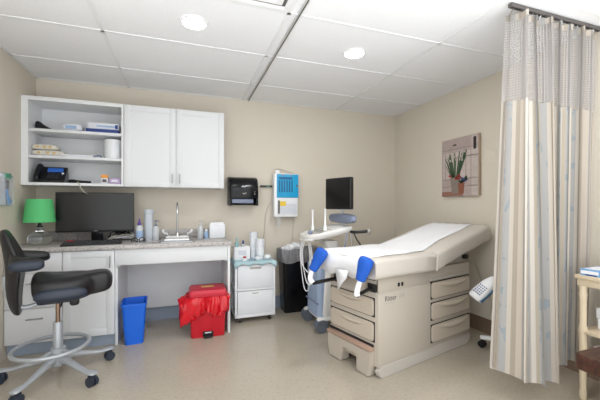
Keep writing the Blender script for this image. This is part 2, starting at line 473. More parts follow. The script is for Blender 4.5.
t = thing('open_shelf_unit', 'white open wall shelf unit with two shelves beside the closed cabinet', 'shelf unit', (0, 0, 0))
b = MB()
x0, x1, z0, z1 = XL + .002, -.575, 1.46, 2.277
b.b2(x0, x0 + .055, YC, YB - .002, z0, z1); b.b2(x1 - .02, x1, YC, YB - .002, z0, z1)
b.b2(x0 + .055, x1 - .02, YC, YB - .002, z1 - .035, z1); b.b2(x0 + .055, x1 - .02, YC, YB - .002, z0, z0 + .025)
b.b2(x0 + .055, x1 - .02, YB - .012, YB - .002, z0 + .025, z1 - .035)
b.build('carcass', 'whitein', t)
S1, S2, S3 = 1.985, 1.738, z0 + .025            # shelf top surfaces
for z in (S1, S2): MB().b2(x0 + .055, x1 - .02, YC + .012, YB - .012, z - .026, z, .001).build('shelf', 'white', t)

t = thing('wall_cabinet', 'white two-door wall cabinet above the sink', 'cabinet', (0, 0, 0))
x0, x1 = -.573, .402
b = MB(); b.b2(x0, x1, YC + .022, YB - .002, 1.46, 2.277, .001); b.build('carcass', 'white', t)
d = shaker(t, 'door', x0 + .002, -.091, 1.462, 2.275, YC); bar_handle(d, (-.125, YC, 1.55), .1, True)
d = shaker(t, 'door', -.087, x1 - .002, 1.462, 2.275, YC); bar_handle(d, (-.052, YC, 1.55), .1, True)

# ------------------------------------------------------------------ base units + worktop
YK = 3.36
t = thing('drawer_cabinet', 'white three-drawer base cabinet in the left corner behind the stool', 'cabinet', (0, 0, 0))
x0, x1 = XL + .002, -1.002
MB().b2(x0, x1, YK + .021, YB - .01, .11, .873, .001).build('carcass', 'white', t)
MB().b2(x0, x1, YK + .06, YB - .01, 0, .11).build('plinth', 'bluebase', t)
for za, zb, hz in ((.70, .868, .785), (.405, .696, .615), (.113, .401, .318)):
    d = MB().b2(x0 + .003, x1 - .002, YK, YK + .02, za, zb, .002).build('drawer', 'white', t)
    bar_handle(d, (-1.19, YK, hz), .12, False)
t = thing('base_cabinet', 'white single-door base cabinet under the desktop monitor', 'cabinet', (0, 0, 0))
x0, x1 = -1.0, -.602
MB().b2(x0, x1, YK + .021, YB - .01, .11, .873, .001).build('carcass', 'white', t)
MB().b2(x0, x1, YK + .06, YB - .01, 0, .11).build('plinth', 'bluebase', t)
d = shaker(t, 'door', x0 + .002, x1 - .002, .113, .868, YK, .06); bar_handle(d, (x1 - .032, YK, .77), .105, True)
t = thing('sink_surround', 'white open knee-space frame with apron under the sink', 'cabinet', (0, 0, 0))
MB().b2(-.600, .402, YK + .005, YK + .025, .728, .873, .002).build('apron', 'white', t)
MB().b2(.404, .428, YK, YB - .01, 0, .873, .001).build('end_panel', 'white', t)
MB().b2(-.600, -.580, YK + .03, YB - .01, .0, .873).build('side_panel', 'white', t)
MB().b2(-.58, .404, 3.93, 3.95, .16, .873).build('back_panel', 'white', t)
for x in (-.57, .394): MB().box((x, 3.55, .79), (.02, .3, .16)).build('bracket', 'white', t)
t = thing('worktop', 'speckled grey laminate worktop along the back wall', 'countertop', (0, 0, 0))
ZW = .914
MB().b2(XL + .002, .445, YK - .02, YB - .004, .875, ZW, .004).build('counter_slab', 'granite', t)
MB().b2(XL + .002, .445, YB - .022, YB - .002, ZW, ZW + .095, .003).build('backsplash', 'granite', t)

# sink + faucet
t = thing('sink', 'small steel sink with white front ledge set into the worktop below the faucet', 'sink', (-.075, 3.57, ZW))
def rectring(o, z, c=(0, 0)): return [(c[0] + x, c[1] + y, z) for x, y in rrect(o[0], o[1], o[2])]
MB().loft([rectring((.33, .34, .03), .001), rectring((.33, .34, .03), .012), rectring((.31, .32, .03), .018), rectring((.27, .28, .03), .016), rectring((.25, .26, .03), -.0), rectring((.2, .2, .04), .0005)], cap=True).build('basin', 'steel', t)
MB().b2(-.115, .115, -.17, -.125, .0175, .035, .006).build('front_ledge', 'lacq', t)
t = thing('faucet', 'tall gooseneck sink faucet with two white blade handles', 'faucet', (-.078, 3.83, ZW))
MB().b2(-.12, .12, -.04, .04, 0, .03, .008).build('deck_plate', 'lacq', t)
MB().tube([(0, 0, .03), (0, 0, .2), (0, 0, .30), (0, -.02, .36), (0, -.07, .385), (0, -.12, .36), (0, -.135, .30)], .0095, 12, 6).build('spout', 'steel', t)
MB().lathe([(.024, .028), (.02, .05), (.012, .07)]).build('collar', 'chrome', t)
MB().cyl((0, -.135, .315), (0, -.136, .275), .013).build('aerator', 'chrome', t)
for sg in (-1, 1):
    h = MB().cyl((sg * .1, 0, .03), (sg * .1, 0, .06), .014).build('valve', 'chrome', t)
    MB().tube([(sg * .1, 0, .055), (sg * .125, -.015, .060), (sg * .142, -.02, .075), (sg * .15, -.02, .10)], [.008, .014], 10, 5).build('blade_handle', 'lacq', h)

# ------------------------------------------------------------------ things on the shelves
def carton(name, label, cat, c, sz, m, rz=0, band=None, bandm=None, group=None):
    t = thing(name, label, cat, c, rz, group)
    MB().box((0, 0, sz[2] / 2), sz, .002).build('carton', m, t)
    if band: MB().box((band[0], -sz[1] / 2 - .0006, sz[2] * band[1]), (band[2], .001, sz[2] * band[3])).build('printed_panel', bandm, t)
    return t
# black wedge stand on top shelf
t = thing('desk_stapler', 'black wedge-shaped stapler at the left end of the top shelf', 'stapler', (-1.275, 3.77, S1), R(-8))
MB().prism([(-.06, 0), (.075, 0), (.078, .012), (-.04, .02), (-.06, .02)], .05, Matrix.Translation((0, .025, 0)) @ Matrix(((1, 0, 0, 0), (0, 0, -1, 0), (0, 1, 0, 0), (0, 0, 0, 1))), .003).build('base', 'black', t)
MB().prism([(-.06, .02), (.08, .014), (.02, .045), (-.035, .088), (-.058, .078)], .04, Matrix.Translation((0, .02, 0)) @ Matrix(((1, 0, 0, 0), (0, 0, -1, 0), (0, 1, 0, 0), (0, 0, 0, 1))), .004).build('lever', 'black', t)
t = thing('glove_pack', 'soft pale grey-blue pack on the top shelf beside the cartons', 'pack', (-1.03, 3.77, S1))
MB().ell((0, 0, .038), (.09, .07, .038), 3.2).build('wrapper', 'pale', t)
MB().box((.0, -.0705, .036), (.09, .002, .03)).build('printed_panel', 'bluelabel', t)
carton('supply_carton', 'dark blue flat carton on the top shelf, under the white carton', 'carton', (-.765, 3.76, S1), (.28, .16, .034), 'navyprint')
t = carton('supply_carton', 'white flat carton with print on top of the dark blue carton', 'carton', (-.76, 3.77, S1 + .0345), (.265, .14, .062), 'pale', R(2), (.02, .5, .16, .25), 'bluelabel')
MB().b2(.10, .125, -.0715, -.07, .012, .05).build('end_print', 'navyprint', t)
for k, (dx, dy, rz) in enumerate(((0, 0, 0), (-.03, .01, 4))):
    t = thing('wipes_pack', ['tan patterned soft pack on the middle shelf, lower of two', 'tan patterned soft pack on the middle shelf, lying on the other'][k], 'pack', (-1.225 + dx, 3.77 + dy, S2 + .056 * k), R(rz), 'patterned packs')
    MB().ell((0, 0, .028), (.13 - .025 * k, .075, .028), 4).build('wrapper', 'patpack', t)
    for sx in (-.06, .01, .06): MB().box((sx * (1 - .2 * k), -.0735, .028), (.022, .004, .016)).build('sticker', 'gold', t)
t = thing('flat_folder', 'thin grey folder lying flat on the middle shelf', 'folder', (-.95, 3.80, S2))
MB().b2(-.21, .17, -.09, .09, 0, .016, .002).build('cover', 'pale', t); MB().b2(-.205, .165, -.085, .085, .016, .022).build('sheet', 'paper', t)
t = thing('tape_dispenser', 'small grey clip lying at the end of the folder on the middle shelf', 'clip', (-.80, 3.70, S2 + .0))
MB().tube([(-.045, 0, .008), (-.02, 0, .018), (.01, 0, .02), (.03, 0, .007)], [.007, .008], 8, 5).build('clip_body', 'usgrey', t)
t = thing('paper_towel_roll', 'upright grey-white paper roll at the right end of the middle shelf', 'paper roll', (-.685, 3.77, S2))
MB().lathe([(.022, 0), (.079, 0), (.08, .004), (.08, .186), (.078, .19), (.022, .19)]).build('paper', 'cup', t)
MB().lathe([(.022, .002), (.022, .188), (.019, .188), (.019, .002)]).build('core', 'canvas', t)
# telephone
t = thing('desk_telephone', 'black corded desk telephone with blue display on the bottom shelf', 'telephone', (-1.21, 3.77, S3), R(4))
tilt = Matrix.Rotation(R(52), 3, 'X')
MB().prism([(0, 0), (.17, 0), (.17, .02), (.05, .15), (0, .165)][::-1], .24, Matrix(((0, 0, 1, -.12), (-1, 0, 0, .085), (0, 1, 0, 0), (0, 0, 0, 1))), .006).build('housing', 'black', t)
nrm = Vector((0, -.13, .12)).normalized()
up = Vector((0, .12, .13)).normalized()
def face(u, v, off=.002): return Vector((u, -.035 + .0, .085)) + up * v + nrm * off + Vector((0, -.005, 0))
fm = Matrix((Vector((1, 0, 0)), up, nrm)).transposed()
MB().box(face(.035, .055), (.125, .05, .006), .002, fm).build('display', 'lcd', t)
for r in range(4):
    for c in range(3):
        MB().box(face(-.005 + .033 * c, .012 - .022 * r, .003), (.022, .013, .006), .0015, fm).build('button', 'key', t)
MB().box(face(.1, .01, .003), (.018, .018, .006), .002, fm).build('round_button', 'whiteprint', t)
hs = MB(); hs.tube([face(-.085, .09, .012), face(-.085, .07, .03), face(-.085, 0, .036), face(-.085, -.07, .03), face(-.085, -.09, .012)], [.024, .024], 10, 4); hs.build('handset', 'blackgloss', t)
t = thing('remote_handset', 'slim black handset lying on the bottom shelf beside the telephone', 'remote', (-.965, 3.745, S3), R(-14))
MB().tube([(-.10, 0, .02), (-.06, 0, .02), (.04, 0, .014), (.095, 0, .014)], [.02, .013], 10, 4).build('body', 'black', t)
MB().box((-.075, 0, .03), (.05, .03, .02), .004).build('head', 'black', t)
t = thing('medicine_box', 'small orange and white medicine box on the bottom shelf', 'box', (-.755, 3.74, S3), R(6))
MB().b2(-.03, .03, -.02, .02, 0, .058, .0015).build('lower_carton', 'pale', t); MB().b2(-.0305, .0305, -.0205, .0205, .058, .092, .0015).build('upper_carton', 'orange', t)
MB().b2(-.018, .018, -.0215, -.02, .018, .046).build('printed_panel', 'greytext', t)
t = thing('tissue_packet', 'lilac packet at the right end of the bottom shelf', 'packet', (-.66, 3.74, S3), R(-4))
MB().ell((0, 0, .031), (.056, .035, .031), 4).build('wrapper', 'lilac', t); MB().box((0, -.0345, .03), (.05, .002, .018)).build('printed_panel', 'whiteprint', t)
tag(MB().tube([(-.985, 3.70, S3 + .006), (-.955, 3.655, S3 + .004), (-.935, 3.635, 1.44), (-.91, 3.66, 1.40), (-.88, 3.80, 1.36), (-.86, 3.82, 1.25)], .004, 6, 6).build('telephone_cord', 'warmgrey'), 'pale cord hanging from the bottom shelf down behind the monitor', 'cord')

# ------------------------------------------------------------------ things on the worktop
t = thing('table_lamp', 'table lamp with green drum shade and clear glass base', 'lamp', (-1.252, 3.62, ZW))
MB().lathe([(.045, 0), (.066, .004), (.086, .028), (.092, .056), (.084, .082), (.058, .108), (.034, .12), (.027, .135), (.029, .16)], seg=36).build('glass_base', 'glass', t)
MB().lathe([(.010, .16), (.025, .16), (.025, .172), (.014, .176), (.014, .225), (.010, .225)]).build('lamp_neck', 'black', t)
MB().lathe([(.118, .205), (.121, .205), (.098, .415), (.095, .415)], seg=48, cap=False).build('lamp_shade', 'green', t)
MB().lathe([(.004, .2), (.004, .35), (.003, .35), (.003, .2)]).build('lamp_stem', 'steel', t)
for k in range(3):
    a = k * 2.094; MB().cyl((0, 0, .35), (.10 * math.cos(a), .10 * math.sin(a), .385), .002, seg=6).build('shade_spoke', 'steel', t)
t = thing('desktop_monitor', 'wide black computer monitor on the worktop under the open shelves', 'monitor', (-.825, 3.72, ZW))
MB().b2(-.335, .335, -.012, .03, .10, .485, .006).build('housing', 'black', t)
MB().b2(-.325, .325, -.0135, -.011, .118, .475).build('screen', 'screen', t)
MB().prism(rrect(.22, .16, .05), .012, Matrix.Translation((0, .02, 0)), .003).build('stand_base', 'blackgloss', t)
MB().b2(-.05, .05, .03, .06, .012, .22, .006).build('stand_neck', 'blackgloss', t)
MB().box((0, -.0128, .11), (.03, .002, .006)).build('badge', 'ltext', t)
t = thing('keyboard', 'black computer keyboard in front of the monitor', 'keyboard', (-.80, 3.48, ZW), R(8))
MB().box((0, 0, .012), (.47, .15, .018), .004, Matrix.Rotation(R(7), 3, 'X')).build('case', 'black', t)
kb = MB()
for r in range(5):
    for c in range(20):
        kb.box((-.214 + .0225 * c, -.052 + .026 * r, .0225 + (.026 * r - .052) * .123), (.018, .02, .006), .0015)
kb.build('keycaps', 'key', t)
t = thing('cable_bundle', 'tangle of black and white cables behind the keyboard beside the monitor stand', 'cables', (-.58, 3.82, ZW))
for k in range(7):
    pts = [(random.uniform(-.16, .12), random.uniform(-.05, .07), random.uniform(.012, .105)) for _ in range(7)]
    pts[0] = (-.15, .0, .008 + .003 * k); pts[-1] = (.12, .02, .008 + .003 * k)
    MB().tube(pts, .006, 6, 6).build('cable', ['black', 'warmgrey', 'black', 'black', 'cup', 'black', 'warmgrey'][k], t)
t = thing('red_eraser', 'small red item lying at the back left of the keyboard', 'eraser', (-1.03, 3.66, ZW))
MB().ell((0, 0, .014), (.035, .02, .014), 3).build('eraser_block', 'pinklid', t)
t = thing('black_eyeglasses', 'folded black glasses lying on the worktop in front of the purple-capped bottle', 'glasses', (-.43, 3.55, ZW), R(5))
for s in (-1, 1):
    MB().ring((s * .034, 0, .02), .026, .004, 20, 6, Matrix.Rotation(R(75), 3, 'X')).build('lens_rim', 'black', t)
    MB().tube([(s * .06, 0, .02), (s * .03, .03, .012), (-s * .05, .036, .006)], .003, 6, 4).build('temple', 'black', t)
MB().tube([(-.01, 0, .024), (0, -.002, .028), (.01, 0, .024)], .003, 6, 3).build('bridge', 'black', t)
t = thing('squeeze_bottle', 'clear squeeze bottle with a purple pointed cap beside the tall white cup sleeve', 'bottle', (-.438, 3.70, ZW))
MB().lathe([(.001, 0), (.032, 0), (.034, .01), (.034, .13), (.026, .15), (.016, .158), (.001, .158)]).build('body', 'bottle', t)
MB().lathe([(.017, .156), (.017, .178), (.010, .185), (.005, .225), (.001, .226)]).build('cap', 'purple', t)
MB().lathe([(.0345, .03), (.0348, .032), (.0348, .10), (.0345, .102)]).build('label_wrap', 'bluelabel', t)
t = thing('cup_sleeve', 'tall pale grey stack of plastic cups standing on the worktop left of the faucet', 'cup stack', (-.355, 3.74, ZW))
prof = [(.001, 0), (.036, 0), (.038, .004), (.044, .275), (.048, .278), (.048, .284), (.045, .287), (.048, .29), (.048, .297), (.045, .30), (.049, .303), (.049, .312), (.046, .318), (.001, .318)]
MB().lathe(prof).build('nested_cups', 'sleeve', t)
def pump(loc, label, h, m, capm, group):
    t = thing('pump_bottle', label, 'bottle', loc, 0, group)
    MB().lathe([(.001, 0), (.028, 0), (.031, .006), (.031, h * .55), (.022, h * .66), (.012, h * .7), (.001, h * .7)]).build('body', m, t)
    MB().lathe([(.013, h * .69), (.013, h * .78), (.005, h * .8), (.005, h * .92), (.012, h * .93), (.012, h), (.001, h)]).build('pump_head', capm, t)
    MB().tube([(0, 0, h * .97), (.02, -.01, h * .97), (.035, -.016, h * .93)], .004, 8, 3).build('pump_spout', capm, t)
    return t
pump((-.288, 3.74, ZW), 'grey pump bottle standing between the cup sleeve and the faucet', .205, 'bottle', 'usgrey', 'pump bottles')
pump((.158, 3.78, ZW), 'taller milky bottle right of the faucet', .20, 'bottle', 'bottle', 'pump bottles')
t = thing('soap_bottle', 'short bluish soap bottle between the milky bottle and the napkin dispenser', 'bottle', (.22, 3.77, ZW))
MB().lathe([(.001, 0), (.022, 0), (.024, .006), (.024, .06), (.012, .078), (.001, .078)]).build('body', 'bluelabel', t); MB().lathe([(.012, .077), (.012, .1), (.001, .1)]).build('cap', 'lacq', t)
t = thing('napkin_dispenser', 'white box of folded napkins at the right end of the worktop', 'napkins', (.335, 3.80, ZW))
MB().b2(-.082, .085, -.06, .06, 0, .15, .008).build('holder', 'cup', t)
nk = MB()
for k in range(8): nk.b2(-.07, .074, -.05 + .0125 * k, -.041 + .0125 * k, .148, .166 + .002 * (k % 3), .001)
nk.build('napkins', 'paper', t)

# ------------------------------------------------------------------ saddle stool
t = thing('saddle_chair', 'black saddle-seat office chair with silver foot ring and five-star base', 'chair', (-.89, 2.90, 0), R(14))
for k, a in enumerate((18, -54, -124, -198, 90)):
    ca, sa = math.cos(R(a)), math.sin(R(a))
    def P(r, z, w=0): return (r * ca - w * sa, r * sa + w * ca, z)
    rings = []
    for r, z, w, h in ((.02, .15, .03, .036), (.10, .135, .027, .028), (.22, .105, .022, .018), (.29, .09, .02, .013), (.33, .092, .03, .012), (.375, .092, .03, .012), (.385, .09, .02, .008)):
        rings.append([P(r, z + h * math.sin(q), w * math.cos(q)) for q in [2 * PI * i / 12 for i in range(12)]])
    l = MB().loft(rings).build('base_leg', 'aluminium', t)
    cs = MB()
    for w in (-.017, .017):
        q = Vector(P(.355, .034, w)); ax = Vector((-sa, ca, 0))
        cs.cyl(q - ax * .010, q + ax * .010, .034, seg=20)
    cs.cyl(P(.355, .04), P(.355, .085), .012, seg=10)
    cs.box(P(.35, .06), (.05, .03, .03), .008, Matrix.Rotation(R(a), 3, 'Z'))
    cs.build('caster', 'navy', l)
MB().lathe([(.001, .09), (.045, .09), (.05, .10), (.05, .15), (.036, .175), (.031, .18), (.031, .405), (.028, .41), (.001, .41)]).build('column', 'aluminium', t)
MB().lathe([(.001, .40), (.015, .40), (.015, .56), (.001, .56)]).build('gas_lift', 'pistonrod', t)
fr = MB().ring((-.035, .0, .235), .232, .014, 56, 10)
fr.build('foot_ring', 'aluminium', t)
sp = MB()
sp.tube([(-.03, -.02, .20), (-.08, -.10, .20), (-.10, -.17, .215), (-.09, -.215, .232)], [.014, .012], 10, 5)
sp.tube([(.03, -.02, .20), (.07, -.09, .20), (.085, -.14, .215), (.10, -.175, .232)], [.014, .012], 10, 5)
sp.tube([(0, .03, .20), (-.02, .12, .21), (-.03, .225, .232)], [.014, .012], 10, 5)
sp.lathe([(.036, .185), (.05, .188), (.05, .215), (.036, .22)])
sp.build('ring_bracket', 'aluminium', t)
# seat: T-shaped saddle
def seat_outline(s=1.0):
    half = [(-.15, .0), (-.148, .10), (-.135, .18), (-.085, .225), (.02, .235), (.12, .225), (.185, .18), (.205, .13), (.235, .115), (.30, .12), (.345, .10), (.355, 0)]
    pts = half + [(x, -y) for x, y in half[-2:0:-1]]
    return [(x * s + .06 * (1 - s), y * s) for x, y in pts]
def zoff(x, y): return .05 * max(0, (-x + .02) / .17) * (1 - min(1, abs(y) / .3)) + .016 * max(0, (x - .2) / .15) - .07 * max(0, abs(y) - .10)
st = MB(); rr = []
for s, z in ((.5, .60), (.86, .60), (.96, .61), (1.0, .635), (1.01, .69), (.99, .72), (.93, .742), (.82, .755), (.55, .757), (.2, .75)):
    rr.append([(x, y, z + zoff(x, y)) for x, y in seat_outline(s)])
st.loft(rr).build('seat', 'vinyl', t, subsurf=1)
for s in (-1, 1):
    MB().ell((.03, s * .205, .648), (.155, .055, .048), 2.5, rot=Matrix.Rotation(R(s * 24), 3, 'X')).build('seat_side_shell', 'navy', t)
MB().box((-.01, 0, .588), (.22, .16, .06), .02).build('seat_mechanism', 'navy', t)
kn = MB(); kn.cyl((.07, -.06, .60), (.10, -.15, .585), .009, seg=10); kn.ell((.105, -.16, .583), (.03, .022, .03), 3); kn.build('adjust_knob', 'black', t)
MB().tube([(.03, -.07, .60), (.03, -.13, .575), (.02, -.15, .55)], .006, 8, 4).build('height_lever', 'black', t)
# back with side wings
bk = []
for z, x, hw, hd in ((.50, -.225, .05, .016), (.525, -.235, .085, .028), (.60, -.25, .11, .036), (.70, -.255, .13, .042), (.80, -.25, .15, .046), (.90, -.255, .15, .046), (1.0, -.28, .12, .040), (1.07, -.30, .095, .030), (1.105, -.305, .07, .014)):
    bk.append([(x + hd * math.cos(q) + .05 * (math.sin(q) * hw / .16) ** 2, hw * math.sin(q), z) for q in [2 * PI * i / 20 for i in range(20)]])
MB().loft(bk).build('backrest', 'vinyl', t, subsurf=1)
for s in (-1, 1):
    w = MB()
    rings = []
    for x, y, z, ry, rz in ((-.265, .09, .87, .03, .075), (-.24, .15, .875, .036, .07), (-.20, .19, .878, .04, .054), (-.14, .205, .88, .042, .044), (-.085, .21, .88, .036, .034), (-.06, .21, .88, .016, .016)):
        rings.append([(x, s * (y + ry * math.cos(q)), z + rz * math.sin(q)) for q in [2 * PI * i / 14 for i in range(14)]])
    wg = w.loft(rings).build('arm_wing', 'vinyl', t, subsurf=1)
    MB().ell((-.155, s * .222, .868), (.095, .034, .036), 2.6).build('wing_shell', 'navy', wg)
MB().tube([(-.04, 0, .60), (-.11, 0, .565), (-.18, 0, .545), (-.245, 0, .57), (-.285, 0, .66), (-.295, 0, .78)], .017, 10, 5).build('back_bar', 'aluminium', t)

# ------------------------------------------------------------------ bins on the floor
def hollow(mb, outer_b, outer_t, h, th=.004, nr=.02, off=(0, 0), zb=.0):
    R_ = lambda w, d, z, r: [(off[0] * z / h + x, off[1] * z / h + y, z) for x, y in rrect(w, d, r)]
    mb.loft([R_(outer_b[0], outer_b[1], zb, nr), R_(outer_t[0], outer_t[1], h, nr), R_(outer_t[0] - 2 * th, outer_t[1] - 2 * th, h, nr * .9), R_(outer_b[0] - 2 * th, outer_b[1] - 2 * th, zb + .01, nr * .9)])
    return mb
t = thing('waste_bin', 'blue plastic wastebasket on the floor beside the base cabinet', 'bin', (-.448, 3.45, 0), R(4))
hollow(MB(), (.155, .20), (.205, .27), .375, .004, .03).build('bin_body', 'bluebin', t)
rm = MB(); o1 = rrect(.216, .281, .032); i1 = rrect(.203, .268, .03)
rm.loft([[(x, y, .358) for x, y in o1], [(x, y, .378) for x, y in o1], [(x, y, .378) for x, y in i1], [(x, y, .358) for x, y in i1]], cap=False).build('bin_rim', 'bluebin', t)

t = thing('biohazard_bin', 'red step-on bin with red bag spilling over its rim, under the sink', 'bin', (.212, 3.43, 0), R(-1))
MB().loft([[(x, y, z) for x, y in rrect(w, d, .02)] for w, d, z in ((.30, .25, .0), (.315, .26, .012), (.34, .29, .36), (.34, .29, .40))]).build('bin_body', 'redbin', t)
ld = MB().loft([[(x, y, z) for x, y in rrect(w, d, .03)] for w, d, z in ((.33, .28, .395), (.355, .31, .40), (.36, .315, .43), (.33, .28, .455), (.2, .16, .462))]).build('lid', 'pinklid', t)
MB().box((0, .0, .463), (.12, .05, .003)).build('warning_mark', 'gold', ld)
NB = 72; rings = []
for j, (z, e) in enumerate(((.385, .004), (.397, .022), (.375, .038), (.33, .034), (.28, .036), (.235, .03), (.23, .02), (.27, .012), (.33, .006))):
    ring_ = []
    for k, (x, y) in enumerate(resample(rrect(.335, .285, .04, 8), 180)):
        a = math.atan2(y, x); n = Vector((x, y, 0)).normalized()
        wob = .010 * math.sin(11 * a + j * .9) + .010 * math.sin(19 * a + 1.1 * j + math.sin(5 * a)) + .008 * math.sin(34 * a + .9 * j + 2 * math.sin(7 * a))
        sag = 0
        lob = math.exp(-((a + 2.75) / .42) ** 2)              # the long flap on the left front
        if 2 <= j <= 7: sag = -.02 * math.sin(5 * a + 1) - .018 * math.sin(9 * a) - .012 * math.sin(23 * a) - .09 * lob * min(1, (j - 1) / 3)
        d = e + wob * (1 if j > 1 else .3) + (.065 * lob if j > 1 else 0)
        ring_.append((x + n.x * d, y + n.y * d, z + sag * (.4 + .1 * j)))
    rings.append(ring_)
MB().loft(rings, cap=False).build('bag_liner', 'redbag', t, angle=60)
tb = MB().ell((-.165, -.115, .25), (.055, .06, .10), 2.2, 28, 20)
for v in tb.bm.verts:
    n = (v.co - Vector((-.165, -.115, .25))).normalized()
    v.co += n * (.010 * math.sin(60 * v.co.z + 30 * v.co.x) + .008 * math.sin(90 * v.co.x - 70 * v.co.y + 40 * v.co.z))
tb.build('bag_tail', 'redbag', t, angle=50)
MB().b2(-.05, .05, -.142, -.128, .02, .06, .003).build('pedal_slot', 'dark', t)
MB().b2(-.042, .042, -.175, -.13, .012, .026, .004).build('foot_pedal', 'black', t)
MB().b2(-.03, .03, -.145, -.14, .045, .055).build('pedal_label', 'pale', t)

# translucent two-tier cart
t = thing('drawer_cart', 'frosted white two-drawer plastic cart on black casters beside the worktop', 'cart', (.726, 3.735, 0), R(1))
f = MB(); W2, D2 = .212, .16
for sx in (-1, 1):
    f.b2(sx * W2 - .012, sx * W2 + .012, -D2, -D2 + .03, .055, .655, .004); f.b2(sx * W2 - .012, sx * W2 + .012, D2 - .03, D2, .055, .655, .004)
for z, h in ((.055, .035), (.345, .022), (.625, .03)):
    f.b2(-W2, W2, -D2, -D2 + .03, z, z + h, .004); f.b2(-W2, W2, D2 - .03, D2, z, z + h, .004)
    for sx in (-1, 1): f.b2(sx * W2 - .010, sx * W2 + .010, -D2, D2, z, z + h, .003)
f.b2(-W2 + .01, W2 - .01, D2 - .008, D2 - .002, .07, .65); f.b2(-W2, W2, -D2, D2, .65, .66, .003); f.b2(-W2 + .01, W2 - .01, -D2 + .02, D2, .055, .062)
f.build('frame', 'cartframe', t)
for z0_, z1_ in ((.092, .342), (.37, .622)):
    d = MB(); w = W2 - .016
    d.b2(-w, w, -D2 - .006, -D2 - .001, z0_, z1_, .002); d.b2(-w, w, D2 - .04, D2 - .036, z0_, z1_)
    d.b2(-w, -w + .004, -D2, D2 - .036, z0_, z1_); d.b2(w - .004, w, -D2, D2 - .036, z0_, z1_); d.b2(-w, w, -D2, D2 - .036, z0_, z0_ + .004)
    dr = d.build('drawer', 'clearpl', t)
    if z0_ < .2:
        MB().prism(rrect(.11, .036, .012), .003, Matrix.Translation((0, -D2 - .0065, .315)) @ FRONT.to_4x4(), 0).build('label_plate', 'lacq', dr)
        lt = MB()
        for k in range(7): lt.b2(-.036 + .0105 * k, -.029 + .0105 * k, -D2 - .0075, -D2 - .006, .309, .321)
        lt.build('printed_text', 'greytext', dr)
    else:
        MB().prism(rrect(.13, .024, .011), .004, Matrix.Translation((0, -D2 - .008, .59)) @ FRONT.to_4x4(), 0).build('drawer_grip', 'ltext', dr)
    # folded contents seen through the frosted plastic
for sx in (-1, 1):
    for sy in (-1, 1):
        c = MB(); q = (sx * .165, sy * .125, 0)
        c.cyl((q[0] - .014, q[1], .024), (q[0] + .014, q[1], .024), .024); c.cyl((q[0], q[1], .03), (q[0], q[1], .058), .008)
        c.box((q[0], q[1], .04), (.036, .03, .02), .005); c.build('caster', 'black', t)
for k in range(3):
    c = thing('folded_linen', ['white folded bundle at the left in the lower cart drawer', 'white folded bundle in the middle of the lower cart drawer', 'small white packet at the right in the lower cart drawer'][k], 'linen', (.60 + .12 * k, 3.70, .0975))
    MB().ell((0, 0, .085 if k < 2 else .03), (.055 if k < 2 else .03, .07, .085 if k < 2 else .03), 4).build('bundle', 'paper', c)
# pale blue pad
pd = MB(); rows = []
for i in range(25):
    x = -.235 + .47 * i / 24; row = []
    for j in range(12):
        s = j / 11
        if s < .8: y = .15 - .33 * s / .8; z = .6635 + .002 * math.sin(9 * x * 3)
        else: y = -.185 - .006 * math.sin(i * 1.1); z = .664 - (s - .8) / .2 * (.034 + .014 * math.sin(i * .9) + .02 * (abs(x) > .2))
        if abs(x) > .226: z -= .03 * (abs(x) - .226) / .009 if s < .8 else .0
        row.append((x, y, z))
    rows.append(row)
o = pd.loft(rows, cap=False, closed=False).build('absorbent_pad', 'pad', loc=(.726, 3.735, 0))
md = o.modifiers.new('t', 'SOLIDIFY'); md.thickness = .003; md.offset = 1
tag(o, 'pale blue absorbent pad draped over the top of the plastic cart', 'pad')
ZP = .669
t = thing('glove_box', 'white open-top box at the left on the plastic cart', 'box', (.60, 3.735, ZP), R(2))
hollow(MB(), (.175, .10), (.175, .10), .145, .003, .004).build('carton', 'paper', t)
MB().box((.0, -.0505, .08), (.09, .001, .05)).build('printed_panel', 'pale', t)
for k, (x, h, lab, m, cm) in enumerate(((-.05, .235, 'teal tinted bottle standing in the white box on the cart', 'lightblue', 'lightblue'), (.02, .20, 'clear bottle with blue cap standing in the white box on the cart', 'bottle', 'navyprint'))):
    t = thing('spray_bottle', lab, 'bottle', (.60 + x, 3.735, ZP + .012))
    MB().lathe([(.001, 0), (.022, 0), (.022, h * .72), (.009, h * .8), (.001, h * .8)]).build('body', m, t)
    MB().lathe([(.010, h * .79), (.010, h * .93), (.006, h), (.001, h)]).build('cap', cm, t)
for k, (x, y, h, r, n) in enumerate(((.748, 3.785, .30, .048, 13), (.808, 3.70, .225, .05, 9))):
    t = thing('cup_stack', ['taller white cup stack on the plastic cart beside the open box', 'shorter white cup stack at the right on the plastic cart'][k], 'cups', (x, y, ZP), 0, 'white cup stacks')
    prof = [(.001, 0), (r - .008, 0)]
    for q in range(n):
        zz = .05 + (h - .06) * q / n
        prof += [(r - .004, zz), (r, zz + .004), (r, zz + .009), (r - .003, zz + .011)]
    prof += [(r, h - .004), (r - .003, h), (.001, h)]
    MB().lathe(prof).build('nested_cups', 'cup', t)
t = thing('ointment_jar', 'little white jar with a red lid at the front of the cart', 'jar', (.615, 3.612, ZP))
MB().lathe([(.001, 0), (.026, 0), (.026, .03), (.001, .03)]).build('jar', 'cup', t); MB().lathe([(.017, .03), (.017, .046), (.001, .046)]).build('lid', 'paperpink', t)
t = thing('marker_pen', 'dark marker pen lying beside the red-lidded jar on the cart', 'pen', (.69, 3.605, ZP), R(-8))
MB().cyl((-.03, 0, .006), (.03, 0, .006), .006, seg=10).build('barrel', 'usgrey', t); MB().cyl((.03, 0, .006), (.045, 0, .006), .0065, .005, seg=10).build('cap', 'black', t)
